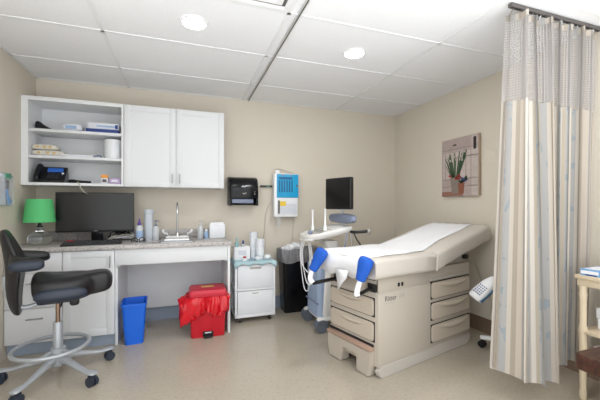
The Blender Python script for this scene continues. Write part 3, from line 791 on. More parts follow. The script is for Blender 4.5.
for k, (x, y, r) in enumerate(((.762, 3.615, .03), (.875, 3.625, .04))):
    t = thing('gauze_roll', ['small white gauze ball beside the marker on the cart', 'larger white gauze ball at the right front of the cart'][k], 'gauze', (x, y, ZP))
    MB().ell((0, 0, r * .7), (r, r * .8, r * .7), 2.2).build('gauze', 'tissue', t)

# tall black bin with grey liner
t = thing('trash_can', 'tall black trash can with a grey liner folded over its rim', 'bin', (1.315, 3.835, 0), R(0))
TW = .46
MB().loft([[(x, y, z) for x, y in rrect(w, d, .03)] for w, d, z in ((TW - .06, .20, 0), (TW - .05, .21, .01), (TW, .26, .70))]).build('bin_body', 'blackgloss', t)
rings = []
for j, (z, e) in enumerate(((.60, .010), (.625, .014), (.66, .022), (.70, .018), (.735, .02), (.755, .012), (.75, -.004), (.70, -.014), (.66, -.02))):
    rg = []
    for k, (x, y) in enumerate(resample(rrect(TW + .005, .25, .035, 8), 160)):
        a = math.atan2(y, x); n = Vector((x, y, 0)).normalized()
        w = .006 * math.sin(17 * a + .8 * j) + .005 * math.sin(41 * a - .6 * j + 2 * math.sin(6 * a))
        d = e + (w if j < 6 else 0)
        rg.append((x + n.x * d, min(y + n.y * d, .148), z + .012 * math.sin(6 * a + .3) * (1 if j < 3 else .4) + .02 * (x > .1) * (j in (4, 5, 6)) * .4))
    rings.append(rg)
MB().loft(rings, cap=False).build('bag_liner', 'liner', t, angle=60)
MB().b2(-.215, .215, -.11, .11, .66, .70).build('refuse', 'dark', t)
for k, (x, y, z, rx, rz) in enumerate(((-.13, .0, .745, .09, .05), (-.03, .02, .755, .07, .07), (-.09, -.03, .765, .045, .045))):
    t = thing('crumpled_tissue', ['crumpled white tissue at the left on the trash can', 'crumpled white tissue at the right on the trash can', 'small crumpled white tissue on top of the others in the trash can'][k], 'tissue', (1.315 + x, 3.835 + y, z))
    b = MB().ell((0, 0, 0), (rx, .06, rz), 2, 18, 12)
    for v in b.bm.verts:
        n = v.co.normalized(); v.co += n * .012 * math.sin(70 * v.co.x + 50 * v.co.z + k) * math.cos(60 * v.co.y)
    b.build('paper', 'tissue', t)

# ------------------------------------------------------------------ wall mounted things on the back wall
t = thing('towel_dispenser', 'glossy black paper towel dispenser on the back wall', 'dispenser', (.64, YB - .002, 1.28))
b = MB(); rings = []
for x, s in ((-.168, .82), (-.162, .93), (-.14, 1), (.14, 1), (.162, .93), (.168, .82)):
    rings.append([(x, -y * (s if y > .02 else 1), z) for y, z in ((0, .0), (0, .325), (.10, .325), (.17, .30), (.215, .23), (.225, .15), (.215, .08), (.15, .075), (.13, .02), (.11, 0))])
b.loft(rings).build('housing', 'blackgloss', t)
MB().b2(-.135, .11, -.19, -.13, .02, .07, .006).build('outlet_chute', 'usgrey', t)
for sx in (-1, 1): MB().b2(sx * .154 - .012, sx * .154 + .012, -.205, -.02, -.01, .09, .008).build('side_foot', 'blackgloss', t)
lg = MB(); lg.tube([(-.03, -.222, .205), (-.012, -.2225, .216), (.0, -.223, .206), (.02, -.222, .218), (.035, -.221, .214)], .006, 6, 5); lg.build('script_logo', 'whiteprint', t)
MB().tube([(-.02, -.2255, .135), (0, -.226, .125), (.02, -.2255, .14)], .006, 6, 4).build('hand_symbol', 'ltext', t)
for z in (.125, .15): MB().ell((.118, -.222, z), (.008, .004, .006)).build('indicator', 'ltext', t)
# the black arm beside it
t = thing('wall_rod', 'short black rod on the wall between the towel dispenser and the blue-fronted box', 'wall rod', (.95, YB - .001, 1.51))
MB().b2(-.085, .085, -.03, -.012, -.012, .012, .004).build('rod', 'black', t); MB().b2(-.005, .035, -.031, -.029, -.006, .006).build('label_strip', 'greenclip', t)
for x in (-.07, .07): MB().cyl((x, 0, 0), (x, -.02, 0), .013).build('standoff', 'black', t)
# sharps container in a wall cabinet
t = thing('sharps_container', 'white wall box with a bright blue slotted door and clear lower window', 'sharps box', (1.172, YB - .002, 1.135))
MB().b2(-.155, .145, -.125, 0, 0, .53, .008).build('housing', 'lacq', t)
bp = MB().b2(-.125, .15, -.14, -.124, .235, .52, .006).build('blue_door', 'tealpl', t)
for k in range(6): MB().b2(-.105 + .032 * k, -.086 + .032 * k, -.1415, -.139, .30, .445).build('door_slot', 'tealdark', bp)
MB().b2(-.10, .07, -.1415, -.139, .455, .485).build('printed_band', 'tealdark', bp)
for x in (-.05, .05): MB().cyl((x, -.124, .505), (x, -.146, .505), .012).build('hinge_pin', 'usgrey', bp)
MB().cyl((.125, -.138, .38), (.125, -.146, .38), .012).build('lock', 'chrome', bp)
MB().b2(-.12, .14, -.131, -.124, .025, .22, .004).build('window', 'acrylic', t)
MB().b2(-.11, .13, -.128, -.1245, .04, .16).build('collected_waste', 'pale', t)
MB().b2(-.085, -.01, -.1335, -.13, .135, .19).build('caution_label', 'yellow', t); MB().b2(-.11, -.088, -.1335, -.13, .04, .20).build('side_print', 'greytext', t)
MB().lathe([(.001, -.12), (.032, -.12), (.036, -.11), (.036, 0), (.001, 0)], (-.085, -.07, 0)).build('bottle', 'acrylic', t)
MB().ell((-.10, -.05, .55), (.03, .03, .025), 3).build('top_knob', 'lacq', t)
tag(MB().tube([(1.055, 3.975, 1.725), (1.12, 3.97, 1.73), (1.2, 3.96, 1.70), (1.27, 3.96, 1.685)], .005, 6, 5).build('coiled_wire', 'warmgrey'), 'thin pale wire running over the top of the blue-fronted box', 'wire')
t = thing('power_cord', 'grey cord hanging from a black plug left of the blue-fronted box', 'cord', (0, 0, 0))
MB().tube([(1.03, 3.975, 1.31), (.97, 3.975, 1.27), (.93, 3.975, 1.12), (.92, 3.975, .95), (.90, 3.975, .78), (.88, 3.975, .60)], .004, 6, 6).build('cable', 'warmgrey', t)
MB().b2(1.02, 1.056, 3.955, 3.989, 1.295, 1.325, .004).build('plug', 'black', t)
tag(MB().tube([(1.29, 3.98, 1.14), (1.295, 3.98, 1.0), (1.28, 3.98, .85), (1.285, 3.98, .70)], .004, 6, 6).build('power_cord', 'warmgrey'), 'pale cord hanging below the blue-fronted box behind the trash can', 'cord')

# ------------------------------------------------------------------ ultrasound machine (faces -x)
t = thing('ultrasound_machine', 'blue-grey and white ultrasound trolley with black monitor behind the exam table', 'ultrasound machine', (1.535, 3.25, 0))
MB().loft([[(x + dx, y, z) for x, y in rrect(w, d, .05)] for w, d, z, dx in ((.44, .36, .13, 0), (.46, .38, .16, 0), (.44, .37, .55, .01), (.38, .34, .70, .03))]).build('cabinet_body', 'uswhite', t)
MB().loft([[(-.235 + o, y, z) for o, y in ((0, -.17), (-.03, -.14), (-.035, 0), (-.03, .14), (0, .17), (.04, .17), (.04, -.17))] for z in (.14, .20, .62, .66)]).build('front_shroud', 'usblue', t)
MB().b2(-.28, -.26, -.165, .165, .27, .28).build('shroud_seam', 'usgrey', t)
MB().loft([[(x, y, z) for x, y in rrect(w, d, .05)] for w, d, z in ((.48, .38, .10), (.50, .40, .115), (.48, .38, .14))]).build('base_plate', 'uswhite', t)
for cx, cy in ((-.235, -.19), (-.235, .19), (.235, -.19), (.235, .19)):
    c = MB()
    for w in (-.026, .026): c.cyl((cx - .012, cy + w - .016, .066), (cx - .012, cy + w + .016, .066), .066, seg=24)
    c.cyl((cx - .012, cy - .036, .062), (cx - .012, cy + .036, .062), .03, seg=16); c.build('caster', 'caster', t)
    MB().loft([[(cx - .012 + x, cy + y, z) for x, y in rrect(w, d, .03)] for w, d, z in ((.06, .07, .105), (.085, .085, .125), (.06, .06, .145))]).build('caster_fender', 'uswhite', t)
MB().loft([[(x + dx, y, z) for x, y in rrect(w, d, .04)] for w, d, z, dx in ((.2, .2, .69, .0), (.14, .14, .78, -.03), (.16, .18, .90, -.08))]).build('neck', 'uswhite', t)
pn = MB()
poly = [(-.38, -.06), (-.36, -.13), (-.27, -.20), (-.02, -.23), (.09, -.21), (.11, 0), (.09, .21), (-.02, .23), (-.27, .20), (-.36, .13), (-.38, .06)]
def PZ(x): return .955 + (x + .38) * .20
pn.loft([[(x * s - .13 * (1 - s), y * s, PZ(x) + dz) for x, y in poly] for s, dz in ((.75, -.055), (.95, -.045), (1, -.02), (1, .0), (.97, .012), (.5, .014))]).build('control_panel', 'uswhite', t)
for r in range(5):
    kp = MB()
    for c in range(9): kp.box((-.23 + .055 * r, -.16 + .04 * c, PZ(-.23 + .055 * r) + .016), (.035, .026, .006), .002)
    kp.build('key_row', 'ltext', t)
MB().ell((-.29, 0, PZ(-.29) + .014), (.028, .028, .02)).build('trackball', 'usgrey', t)
MB().tube([(-.32, -.17, .925), (-.36, -.10, .915), (-.37, 0, .91), (-.36, .10, .915), (-.32, .17, .925)], .014, 10, 5).build('front_handle', 'uswhite', t)
# handle cushion + neck of the monitor
MB().ell((.07, -.02, 1.135), (.06, .28, .052), 3.2).build('handle_cushion', 'usgrey', t)
MB().tube([(.08, -.06, 1.0), (.08, -.06, 1.10), (.06, -.07, 1.19), (.01, -.12, 1.235), (-.03, -.13, 1.25)], .022, 10, 5).build('monitor_arm', 'uswhite', t)
rotm = Matrix.Rotation(R(-68), 3, 'Z')                     # screen faces left-front
mc = Vector((-.055, -.18, 1.395))
MB().box(mc + rotm @ Vector((0, .02, 0)), (.35, .05, .325), .012, rotm, 3).build('monitor', 'black', t)
MB().box(mc + rotm @ Vector((0, -.0055, .003)), (.325, .003, .28), .001, rotm).build('monitor_screen', 'screenus', t)
# side hooks / probe holder
MB().tube([(.08, -.20, 1.0), (.12, -.26, 1.0), (.22, -.30, 1.01)], .016, 10, 4).build('side_arm', 'black', t)
MB().ell((.235, -.305, 1.01), (.022, .022, .028)).build('arm_knob', 'ltext', t)
for k, (a, b_, c) in enumerate((((.10, -.22, 1.0), (.13, -.25, .92), (.20, -.29, .80)), ((.06, -.23, .99), (.07, -.25, .90), (.08, -.25, .75)), ((.02, -.23, .985), (.0, -.25, .90), (-.03, -.23, .78)))):
    MB().tube([a, b_, c], .008, 8, 4).build('probe_cable', ['black', 'ltext', 'usgrey'][k], t)
for k, (x, y, h) in enumerate(((-.23, .08, .235), (-.17, -.12, .235))):
    z = PZ(x) + .005
    MB().lathe([(.016, 0), (.02, .01), (.017, .06), (.010, .075), (.0085, h - .02), (.013, h - .012), (.013, h), (.001, h + .004)], (x, y, z)).build('probe', 'lacq', t)
for k, (y, zb) in enumerate(((.03, .48), (.07, .60), (.10, .40))):
    MB().tube([(-.33, y, .93), (-.36, y + .01, .80), (-.355, y + .01, .66), (-.33, y - .02, zb), (-.30, y - .06, zb - .03), (-.285, y - .08, zb + .1), (-.29, y - .08, .78), (-.31, y - .05, .93)], .0055, 8, 6).build('cable_loop', 'lacq', t)

# ------------------------------------------------------------------ exam table
ET = thing('exam_table', 'beige medical exam table with drawers, pull-out step and raised backrest', 'exam table', (1.33, 2.08, 0), R(14.5))
L_, W_ = 1.22, .56
MB().b2(.0, L_, 0, W_, .075, .632, .012).build('cabinet_body', 'beige', ET)
MB().b2(.012, L_ - .01, .004, W_ - .004, .632, .745, .004).build('upper_frame', 'beige', ET)
# long skids at the floor
for y0 in (-.006, W_ - .034):
    MB().prism([(.03, 0), (.0, .03), (-.005, .055), (.02, .08), (.06, .088), (L_ - .02, .088), (L_, .07), (L_ - .02, .02), (L_ - .08, .0)], .04, Matrix.Translation((0, y0 + .04, 0)) @ Matrix(((1, 0, 0, 0), (0, 0, -1, 0), (0, 1, 0, 0), (0, 0, 0, 1))), .004).build('skid', 'beige2', ET)
# front drawers
def fdrawer(z0_, z1_):
    MB().b2(-.001, .01, .035, W_ - .012, z0_ - .006, z1_ + .008).build('drawer_gap', 'dark', ET)
    d = MB().prism(rrect(W_ - .065, z1_ - z0_, .022), .03, Matrix.Translation((-.012, W_ / 2 + .012, (z0_ + z1_) / 2)) @ Matrix(((0, 0, 1, 0), (1, 0, 0, 0), (0, 1, 0, 0), (0, 0, 0, 1))), .005).build('drawer', 'drawer', ET)
    g = MB(); zc = z1_ - .012
    rings = []
    for i in range(13):
        s = -1 + 2 * i / 12; y = W_ / 2 + .012 + s * .17; k = (1 - s * s)
        rings.append([(-.012 + dx, y, zc - .004 + dz * (k * .9 + .1)) for dx, dz in ((.004, .0), (-.012 * k - .001, -.006), (-.018 * k - .001, -.022), (-.008 * k - .001, -.04), (.004, -.046))])
    g.loft(rings).build('drawer_pull', 'drawer', d)
fdrawer(.448, .578); fdrawer(.262, .40)
# side drawers
for z0_, z1_ in ((.492, .625), (.315, .452), (.128, .268)):
    x0, x1 = .625, 1.192
    MB().b2(x0 - .008, x1 + .008, -.0015, .01, z0_ - .006, z1_ + .009).build('drawer_gap', 'dark', ET)
    d = MB().prism(rrect(x1 - x0, z1_ - z0_, .024), .02, Matrix.Translation(((x0 + x1) / 2, -.012, (z0_ + z1_) / 2)) @ FRONT.to_4x4(), .004).build('drawer', 'drawer', ET)
    rings = []
    for i in range(15):
        s = -1 + 2 * i / 14; x = (x0 + x1) / 2 + .03 + s * .23; k = 1 - s * s
        zt = z1_ - .012
        rings.append([(x, -.012 - dy, zt - dz * (k * .9 + .1)) for dy, dz in ((-.004, .0), (.012 * k + .001, .006), (.022 * k + .001, .026), (.010 * k + .001, .05), (-.004, .056))])
    MB().loft(rings).build('drawer_pull', 'drawer', d)
# upper apron strip, sockets, seam
MB().b2(-.004, .60, -.004, .006, .632, .742, .003).build('side_apron', 'beige', ET)
MB().b2(.0, .58, -.0055, .0, .628, .633).build('apron_seam', 'beige2', ET)
for x in (.215, .255): MB().b2(x - .012, x + .012, -.0075, -.003, .652, .682, .002).build('socket', 'dark', ET)
MB().b2(.60, 1.20, -.002, .004, .645, .66).build('upper_seam', 'beige2', ET)
rx = Matrix(((1, 0, 0, 0), (0, 0, -1, 0), (0, 1, 0, 0), (0, 0, 0, 1)))
text_mesh('maker_name', 'Ritter', .055, 'greytext', ET, Matrix.Translation((.13, -.0008, .575)) @ rx)
text_mesh('model_number', '204', .05, 'ltext', ET, Matrix.Translation((.255, -.0008, .575)) @ rx)
MB().b2(.065, .185, -.0012, .0, .538, .543).build('name_underline', 'ltext', ET)
# front recess with stirrup channels
MB().b2(-.002, .02, .02, W_ - .01, .605, .735).build('front_recess', 'beige2', ET)
for y in (.06, .455): MB().b2(-.014, .01, y - .04, y + .04, .63, .69, .003).build('stirrup_channel', 'dark', ET)
MB().b2(-.02, .0, .12, .40, .64, .70, .006).build('tray_front', 'beige', ET)
MB().b2(-.006, .01, .03, W_ - .015, .715, .722).build('tray_slot', 'dark', ET)
# step
s = MB()
SY0, SY1 = .045, W_ - .01
def leg_profile(w): return w
s.prism([(SY0 + .02, 0), (SY0 + .15, 0), (SY0 + .15, .12), (SY0 + .30, .12), (SY0 + .33, 0), (SY1 - .025, 0), (SY1 - .005, .09), (SY1, .19), (SY0, .19), (SY0 + .005, .09)], .09, Matrix.Translation((-.04, 0, .004)) @ Matrix(((0, 0, 1, 0), (1, 0, 0, 0), (0, 1, 0, 0), (0, 0, 0, 1))), .006)
s.build('step', 'beige', ET)
MB().b2(-.048, .03, SY0 - .004, SY1 + .004, .19, .222, .014).build('step_mat', 'mauve', ET)
MB().b2(-.01, .0, SY0, SY1, .222, .238).build('step_gap', 'dark', ET)
# upholstery: seat + raised back in one continuous loft along the table
def cushion(name, st, y0, y1, bot, top, rnd=.03):
    rings = []
    for x, zb, zt, shr in st:
        pts = rrect(y1 - y0 - 2 * shr, zt - zb - shr, rnd, 4)
        rings.append((x, [((y0 + y1) / 2 + a, (zb + zt) / 2 + b2_) for a, b2_ in pts]))
    return rings
YA, YZ = -.065, W_ + .065
def section(x, zb, zt, shr=0, dx=0, r=.034):
    out = []
    for a, b2_ in rrect(YZ - YA - 2 * shr, zt - zb - 2 * shr, r, 4):
        zz = (zb + zt) / 2 + b2_
        out.append((x + dx * (b2_ / (zt - zb) - .5), (YA + YZ) / 2 + a, zz))
    return out
seat = [section(-.085, .745, .885, .02), section(-.095, .745, .885, .008), section(-.095, .745, .885, .002), section(-.06, .742, .889), section(.2, .74, .888), section(.45, .736, .884), section(.598, .734, .88, .0), section(.606, .734, .878, .006)]
MB().loft(seat).build('seat_cushion', 'uph', ET)
def back_z(x): # top / bottom lines of the raised back
    q = (x - .61) / .86
    return .733 + .205 * q + .01 * math.sin(PI * q), .880 + .205 * q + .012 * math.sin(2 * PI * q) * 0
bks = [section(.606, .736, .876, .006)]
for x in (.614, .75, .9, 1.05, 1.2, 1.35, 1.43):
    a, b2_ = back_z(x); bks.append(section(x, a, b2_, 0, -.035))
a, b2_ = back_z(1.462); bks += [section(1.455, a, b2_, .006, -.035), section(1.468, a, b2_, .022, -.035)]
MB().loft(bks).build('backrest_cushion', 'uph', ET)
MB().tube([(.607, YA - .002, .74), (.607, YA - .003, .80), (.612, YA - .002, .87), (.612, YA + .05, .884)], .006, 6, 4).build('cushion_piping', 'uph', ET)
MB().prism([(.64, .735), (1.19, .735), (1.19, .80), (1.12, .83)], .46, Matrix.Translation((0, .05 + .46, 0)) @ rx, .004).build('back_support', 'beige2', ET)
MB().tube([(1.20, .06, .82), (1.23, .02, .845), (1.28, -.02, .885)], [.018, .012], 10, 4).build('release_lever', 'ltext', ET)
MB().b2(1.17, 1.215, .01, .06, .775, .815, .006).build('lever_bracket', 'dark', ET)
# paper sheet down the middle
rows = []
PYA, PYZ = .02, W_ + .055
pathx = [(-.108, .76), (-.112, .82), (-.105, .872), (-.075, .893)] + [(x, .8915 + .002 * math.sin(17 * x)) for x in stretch(0, .57, 10)] + [(x, back_z(x)[1] + .006) for x in stretch(.62, 1.40, 12)] + [(1.455, back_z(1.45)[1] + .003)]
for i, (x, z) in enumerate(pathx):
    row = []
    for j in range(15):
        q = j / 14; y = PYA + (PYZ - PYA) * q
        if x > .3: y = PYA + .09 * min(1, (x - .3) / .6) + (PYZ - .06 * min(1, (x - .3) / .6) - PYA - .09 * min(1, (x - .3) / .6)) * q
        zz = z + .004 * math.sin(9 * q * PI + x * 9) * (.8 if i > 3 else .4)
        if i == 0: zz -= .03 * math.sin(7 * q) ** 2 + .02 * q
        row.append((x - (.006 * math.sin(11 * q) if i < 3 else 0), y, zz))
    rows.append(row)
pp = thing('table_paper', 'white paper sheet covering the exam table from foot end to headrest', 'paper sheet', (1.33, 2.08, 0), R(14.5))
o = MB().loft(rows, cap=False, closed=False).build('paper_sheet', 'paper', pp, angle=60)
md = o.modifiers.new('t', 'SOLIDIFY'); md.thickness = .002; md.offset = 1
# hanging paper corner at the foot end
o = MB().loft([[(-.118, .20, .775), (-.118, .35, .77), ], [(-.125, .205, .72), (-.126, .33, .72)], [(-.13, .255, .67), (-.13, .31, .675)], [(-.132, .298, .61), (-.132, .304, .612)]], cap=False, closed=False).build('hanging_corner', 'paper', pp)
md = o.modifiers.new('t', 'SOLIDIFY'); md.thickness = .002
# stirrups: bar, white arm, blue boot cover
def stirrup(bar0, bar1, foot, ankle, toe, top, label):
    s = thing('stirrup', label, 'stirrup', (1.33, 2.08, 0), R(14.5), 'stirrups')
    MB().tube([bar0, bar1], .016, 4).build('slide_bar', 'black', s)
    MB().tube([bar1, foot, ankle, [(a + b) / 2 for a, b in zip(ankle, toe)]], [.022, .017], 12, 5).build('support_arm', 'lacq', s)
    A, B, C_ = Vector(ankle), Vector(toe), Vector(top)
    mid = (A + B) / 2
    rings = []; ax = (C_ - A); n = ax.normalized(); u = n.cross(Vector((1, .2, 0))).normalized(); w = n.cross(u).normalized()
    for q, ru, rw, dx in ((0, .034, .028, 0), (.03, .038, .032, 0), (.3, .044, .034, .0), (.6, .056, .040, .0), (.85, .062, .042, 0), (.96, .05, .034, 0), (1.0, .03, .018, 0)):
        c = A + ax * q
        rings.append([c + u * ru * math.cos(k) * (1 + .05 * math.sin(5 * k + 9 * q)) + w * rw * math.sin(k) for k in [2 * PI * i / 18 for i in range(18)]])
    MB().loft(rings).build('boot_cover', 'blueboot', s, subsurf=1)
    return s
stirrup((-.01, .06, .66), (-.17, .045, .628), (-.17, .045, .66), (-.155, .03, .735), (-.13, .005, .80), (-.13, -.015, .905), 'right-hand exam stirrup with blue cover, in front of the paper')
stirrup((-.01, .455, .66), (-.25, .47, .645), (-.255, .50, .68), (-.215, .525, .735), (-.19, .50, .80), (-.15, .455, .915), 'left-hand exam stirrup with blue cover, near the ultrasound machine')

# ------------------------------------------------------------------ exam light behind the curtain
t = thing('exam_light', 'white mobile exam light with vented head leaning beside the curtain', 'exam light', (2.60, 2.02, 0))
hm = Matrix.Translation((-.20, .10, .575)) @ Matrix.Rotation(R(-20), 4, 'Z') @ Matrix.Rotation(R(-42), 4, 'Y') @ Matrix.Rotation(R(32), 4, 'X')
b = MB(); rings = []
for x, w, h0, h1 in ((-.135, .04, -.02, .02), (-.128, .055, -.028, .026), (-.06, .06, -.032, .034), (.04, .052, -.03, .036), (.10, .035, -.024, .03), (.125, .018, -.014, .016)):
    rings.append([(x, y * w, h0 if z < 0 else h1) for y, z in ((-1, -1), (1, -1), (1, .3), (.7, 1), (-.7, 1), (-1, .3))])
    rings[-1] = [(p[0], p[1], (h0 * .9 if i < 2 else (h1 * .55 if i in (2, 5) else h1))) for i, p in enumerate(rings[-1])]
b.loft(rings); b.bm.transform(hm); hd = b.build('lamp_head', 'lacq', t, angle=50)
b = MB().b2(-.12, .09, -.0625, -.05, -.028, .006, .004); b.bm.transform(hm); b.build('blue_bezel', 'lampblue', hd)
b = MB().b2(-.12, .09, -.05, .05, -.038, -.028, .004); b.bm.transform(hm); b.build('lens_cover', 'lampblue', hd)
b = MB()
for r in range(5):
    for c in range(4): b.box((-.085 + .019 * r, -.030 + .02 * c, .0345), (.012, .013, .005))
b.bm.transform(hm); b.build('vent_slot', 'usgrey', hd)
e = hm @ Vector((.12, 0, .0))
MB().tube([e, e + Vector((.07, -.02, .07)), (-.02, .0, .85), (.0, 0, 1.05), (.0, 0, 1.15)], .012, 10, 6).build('flex_arm', 'lacq', t)
MB().cyl((0, 0, .10), (0, 0, 1.16), .014).build('pole', 'lacq', t)
for a in (108, 180 + 72 - 36, 324, 36, 252 + 36):
    ca, sa = math.cos(R(a)), math.sin(R(a))
    l = MB().tube([(0, 0, .115), (.14 * ca, .14 * sa, .105), (.265 * ca, .265 * sa, .085)], [.028, .018], 10, 4)
    if 2.60 + .27 * ca > XR - .05: continue
    lo = l.build('base_leg', 'lacq', t)
    c = MB(); q = Vector((.255 * ca, .255 * sa, .03)); ax = Vector((-sa, ca, 0))
    for w in (-.014, .014): c.cyl(q + ax * (w - .009), q + ax * (w + .009), .03, seg=16)
    c.cyl(q, q + Vector((0, 0, .05)), .009, seg=8); c.build('caster', 'black', lo)
tag(MB().tube([(2.815, 2.62, .70), (2.80, 2.52, .52), (2.79, 2.42, .38), (2.80, 2.40, .2), (2.81, 2.35, .02)], .004, 6, 6).build('power_cord', 'warmgrey'), 'thin pale cord running down the right wall behind the exam light', 'cord')

# ------------------------------------------------------------------ picture on the right wall
t = thing('canvas_picture', 'canvas print of potted plants against whitewashed boards on the right wall', 'picture', (XR - .001, 2.795, 1.69))
# local frame: s runs to the viewer's right (towards -y), z up
HW, HH = .252, .316
MB().b2(-.034, 0, -HW, HW, -HH, HH, .002).build('canvas', 'canvas', t)
def pbox(name, s0, s1, z0_, z1_, m, lay=1):
    return MB().b2(-.034 - .0012 * lay, -.0335, -s1, -s0, z0_, z1_).build(name, m, t)
pbox('painted_boards', -HW + .002, HW - .002, -HH + .002, HH - .002, 'board', 1)
for z in (.20, .105, -.13, -.21): pbox('board_line', -HW + .004, HW - .004, z - .004, z + .003, 'boardline', 2)
pbox('painted_panel', -.23, .15, -.12, .165, 'boardpale', 2)
for s0 in (-.20, -.05, .09): pbox('panel_line', s0, s0 + .006, -.12, .16, 'boardline', 3)
pbox('side_post', .165, .245, -HH + .004, HH - .004, 'boardpale', 2)
pbox('rust_ledge', -HW + .004, .05, -HH + .006, -.265, 'rust', 3)
def pprism(name, pts, m, lay=3):
    mx = Matrix(((0, 0, -1, -.0335), (-1, 0, 0, 0), (0, 1, 0, 0), (0, 0, 0, 1)))
    return MB().prism(pts, .0012 * lay, mx).build(name, m, t)
pprism('grey_pot', [(-.125, -.10), (.02, -.10), (.005, -.285), (-.10, -.285)], 'greypot', 4)
pprism('terracotta_pot', [(-.015, -.175), (.075, -.175), (.062, -.29), (-.0, -.29)], 'terracotta', 5)
for k in range(26):
    s0 = random.uniform(-.13, .03); h = random.uniform(.02, .17); d = (s0 + .05) * .9
    pprism('leaf', [(s0 * .6 - .03, -.11), (s0 * .6 - .018, -.11), (s0 + d + .006, h), (s0 + d - .002, h + .012)], 'leaf' if k % 2 else 'leafdark', 5 + (k % 3))
for k in range(9):
    s0 = random.uniform(-.16, .10); z = random.uniform(.06, .19)
    pprism('blossom', [(s0 + .010 * math.cos(q), z + .014 * math.sin(q)) for q in [2 * PI * i / 7 for i in range(7)]], 'petal', 9)
for k in range(8):
    s0 = random.uniform(-.13, .03); z = random.uniform(-.13, -.09)
    pprism('blossom', [(s0 + .014 * math.cos(q), z + .012 * math.sin(q)) for q in [2 * PI * i / 7 for i in range(7)]], 'redflower', 9)
for k in range(12):
    s0 = random.uniform(-.03, .12); z = random.uniform(-.17, -.10)
    pprism('leaf', [(.03, -.18), (.036, -.18), (s0 + .008, z), (s0 - .004, z + .012)], 'leafdark', 8)
for k in range(6):
    s0 = random.uniform(-.02, .12); z = random.uniform(-.16, -.11)
    pprism('blossom', [(s0 + .010 * math.cos(q), z + .010 * math.sin(q)) for q in [2 * PI * i / 7 for i in range(7)]], 'blueflower', 10)
pprism('dark_plaque', [(.207 + x, .225 + y) for x, y in rrect(.034, .13, .016)], 'plaque', 5)
pprism('small_hook', [(-.09, .235), (-.03, .235), (-.04, .245), (-.06, .255), (-.08, .245)], 'plaque', 4)

# ------------------------------------------------------------------ clear pocket on the left wall
t = thing('wall_pocket', 'clear acrylic wall pocket with cards on the left wall', 'wall holder', (XL + .001, 3.28, 1.27))
MB().b2(.0, .004, -.17, .16, 0, .27, .001).build('back_plate', 'acrylic', t); MB().b2(.032, .036, -.17, .16, 0, .23, .001).build('front_plate', 'acrylic', t)
MB().b2(0, .036, -.17, .16, -.004, .004, .001).build('bottom_plate', 'acrylic', t)
for y in (-.17, .157): MB().b2(0, .036, y, y + .004, 0, .25, .001).build('side_plate', 'acrylic', t)
for k, (y0, y1, h) in enumerate(((-.16, -.02, .25), (-.01, .07, .262))):
    o = tag(MB().b2(.008 + .006 * k, .012 + .006 * k, y0, y1, .005, h).build('info_card', 'pale' if k else 'paper', None, (XL + .001, 3.28, 1.27)), ['wide white card at the left in the clear wall pocket', 'narrow pale card in the middle of the clear wall pocket'][k], 'card', 'cards in the wall pocket')
t = thing('tool_clip', 'green, black and blue clip tool held in the clear wall pocket', 'clip', (XL + .024, 3.395, 1.275))
MB().tube([(0, .0, .005), (0, -.02, .05), (0, -.035, .10), (0, -.03, .14)], .010, 8, 5).build('handle', 'skyblue', t)
MB().tube([(0, .035, .025), (0, .01, .05), (0, -.02, .075)], .009, 8, 5).build('lower_grip', 'skyblue', t)
MB().b2(-.008, .008, -.045, -.012, .13, .20, .003).build('shaft', 'black', t)
for s0 in (-1, 1): MB().ell((0, -.012 + s0 * .025, .235), (.008, .024, .028), 3).build('wing', 'greenclip', t)

# ------------------------------------------------------------------ cream shelf table at right + boxes
t = thing('shelf_table', 'cream painted side table with lower shelf at the right edge', 'side table', (0, 0, 0))
X0, X1, Y0, Y1 = 2.442, 2.80, .95, 1.455
MB().b2(X0 - .012, X1 + .008, Y0 - .01, Y1 + .01, .79, .815, .004).build('table_top', 'cream', t)
MB().b2(X0, X1, Y0, Y1, .745, .79, .002).build('apron', 'cream', t)
for z in (.455, .22): MB().b2(X0 + .004, X1, Y0, Y1, z - .02, z, .003).build('lower_shelf', 'cream', t)
for x in (X0 + .022, X1 - .022):
    for y in (Y0 + .022, Y1 - .022):
        MB().lathe([(.001, 0), (.016, 0), (.02, .012), (.021, .04), (.017, .07), (.02, .20), (.022, .24), (.019, .26), (.023, .44), (.024, .47), (.019, .49), (.02, .66), (.024, .69), (.019, .71), (.024, .745), (.001, .745)], (x, y, 0), 16).build('leg', 'cream', t)
t = thing('tissue_carton', 'blue and orange printed carton on top of the cream side table', 'carton', (2.555, 1.318, .815), R(4))
MB().b2(-.10, .10, -.13, .13, 0, .042, .002).build('carton', 'boxblue', t)
for y0, y1, z0_, z1_, m_ in ((-.04, .01, .004, .018, 'orange'), (.03, .125, .012, .032, 'paper'), (-.12, -.05, .010, .034, 'pale'), (.04, .10, .002, .009, 'navyprint')): MB().b2(-.1012, -.10, y0, y1, z0_, z1_).build('printed_panel', m_, t)
for x0, x1, y0, y1, m_ in ((-.06, .02, -.06, .0, 'orange'), (-.08, .06, .04, .115, 'paper'), (-.09, -.03, -.12, -.075, 'pale'), (.03, .09, -.05, .03, 'navyprint')): MB().b2(x0, x1, y0, y1, .042, .0432).build('printed_panel', m_, t)
t = thing('folded_towel', 'white folded towel on the printed carton at the right edge', 'towel', (2.62, 1.27, .858), R(4))
for k in range(3): MB().ell((0, 0, .012 + .022 * k), (.062 - .004 * k, .09, .012), 4).build('fold', 'tissue', t)
for k in range(2):
    tag(MB().box((0, 0, .035), (.13, .16, .068), .003).build('supply_box', 'paper', None, (2.625, 1.325 + .008 * k, .456 + .07 * k)), ['lower white box on the middle shelf of the cream side table', 'upper white box on the middle shelf of the cream side table'][k], 'box', 'white boxes on the cream table')
tag(MB().box((0, 0, .06), (.15, .2, .12), .004).build('supply_box', 'paper', None, (2.62, 1.32, .221)), 'white box on the lowest shelf of the cream side table', 'box', 'white boxes on the cream table')

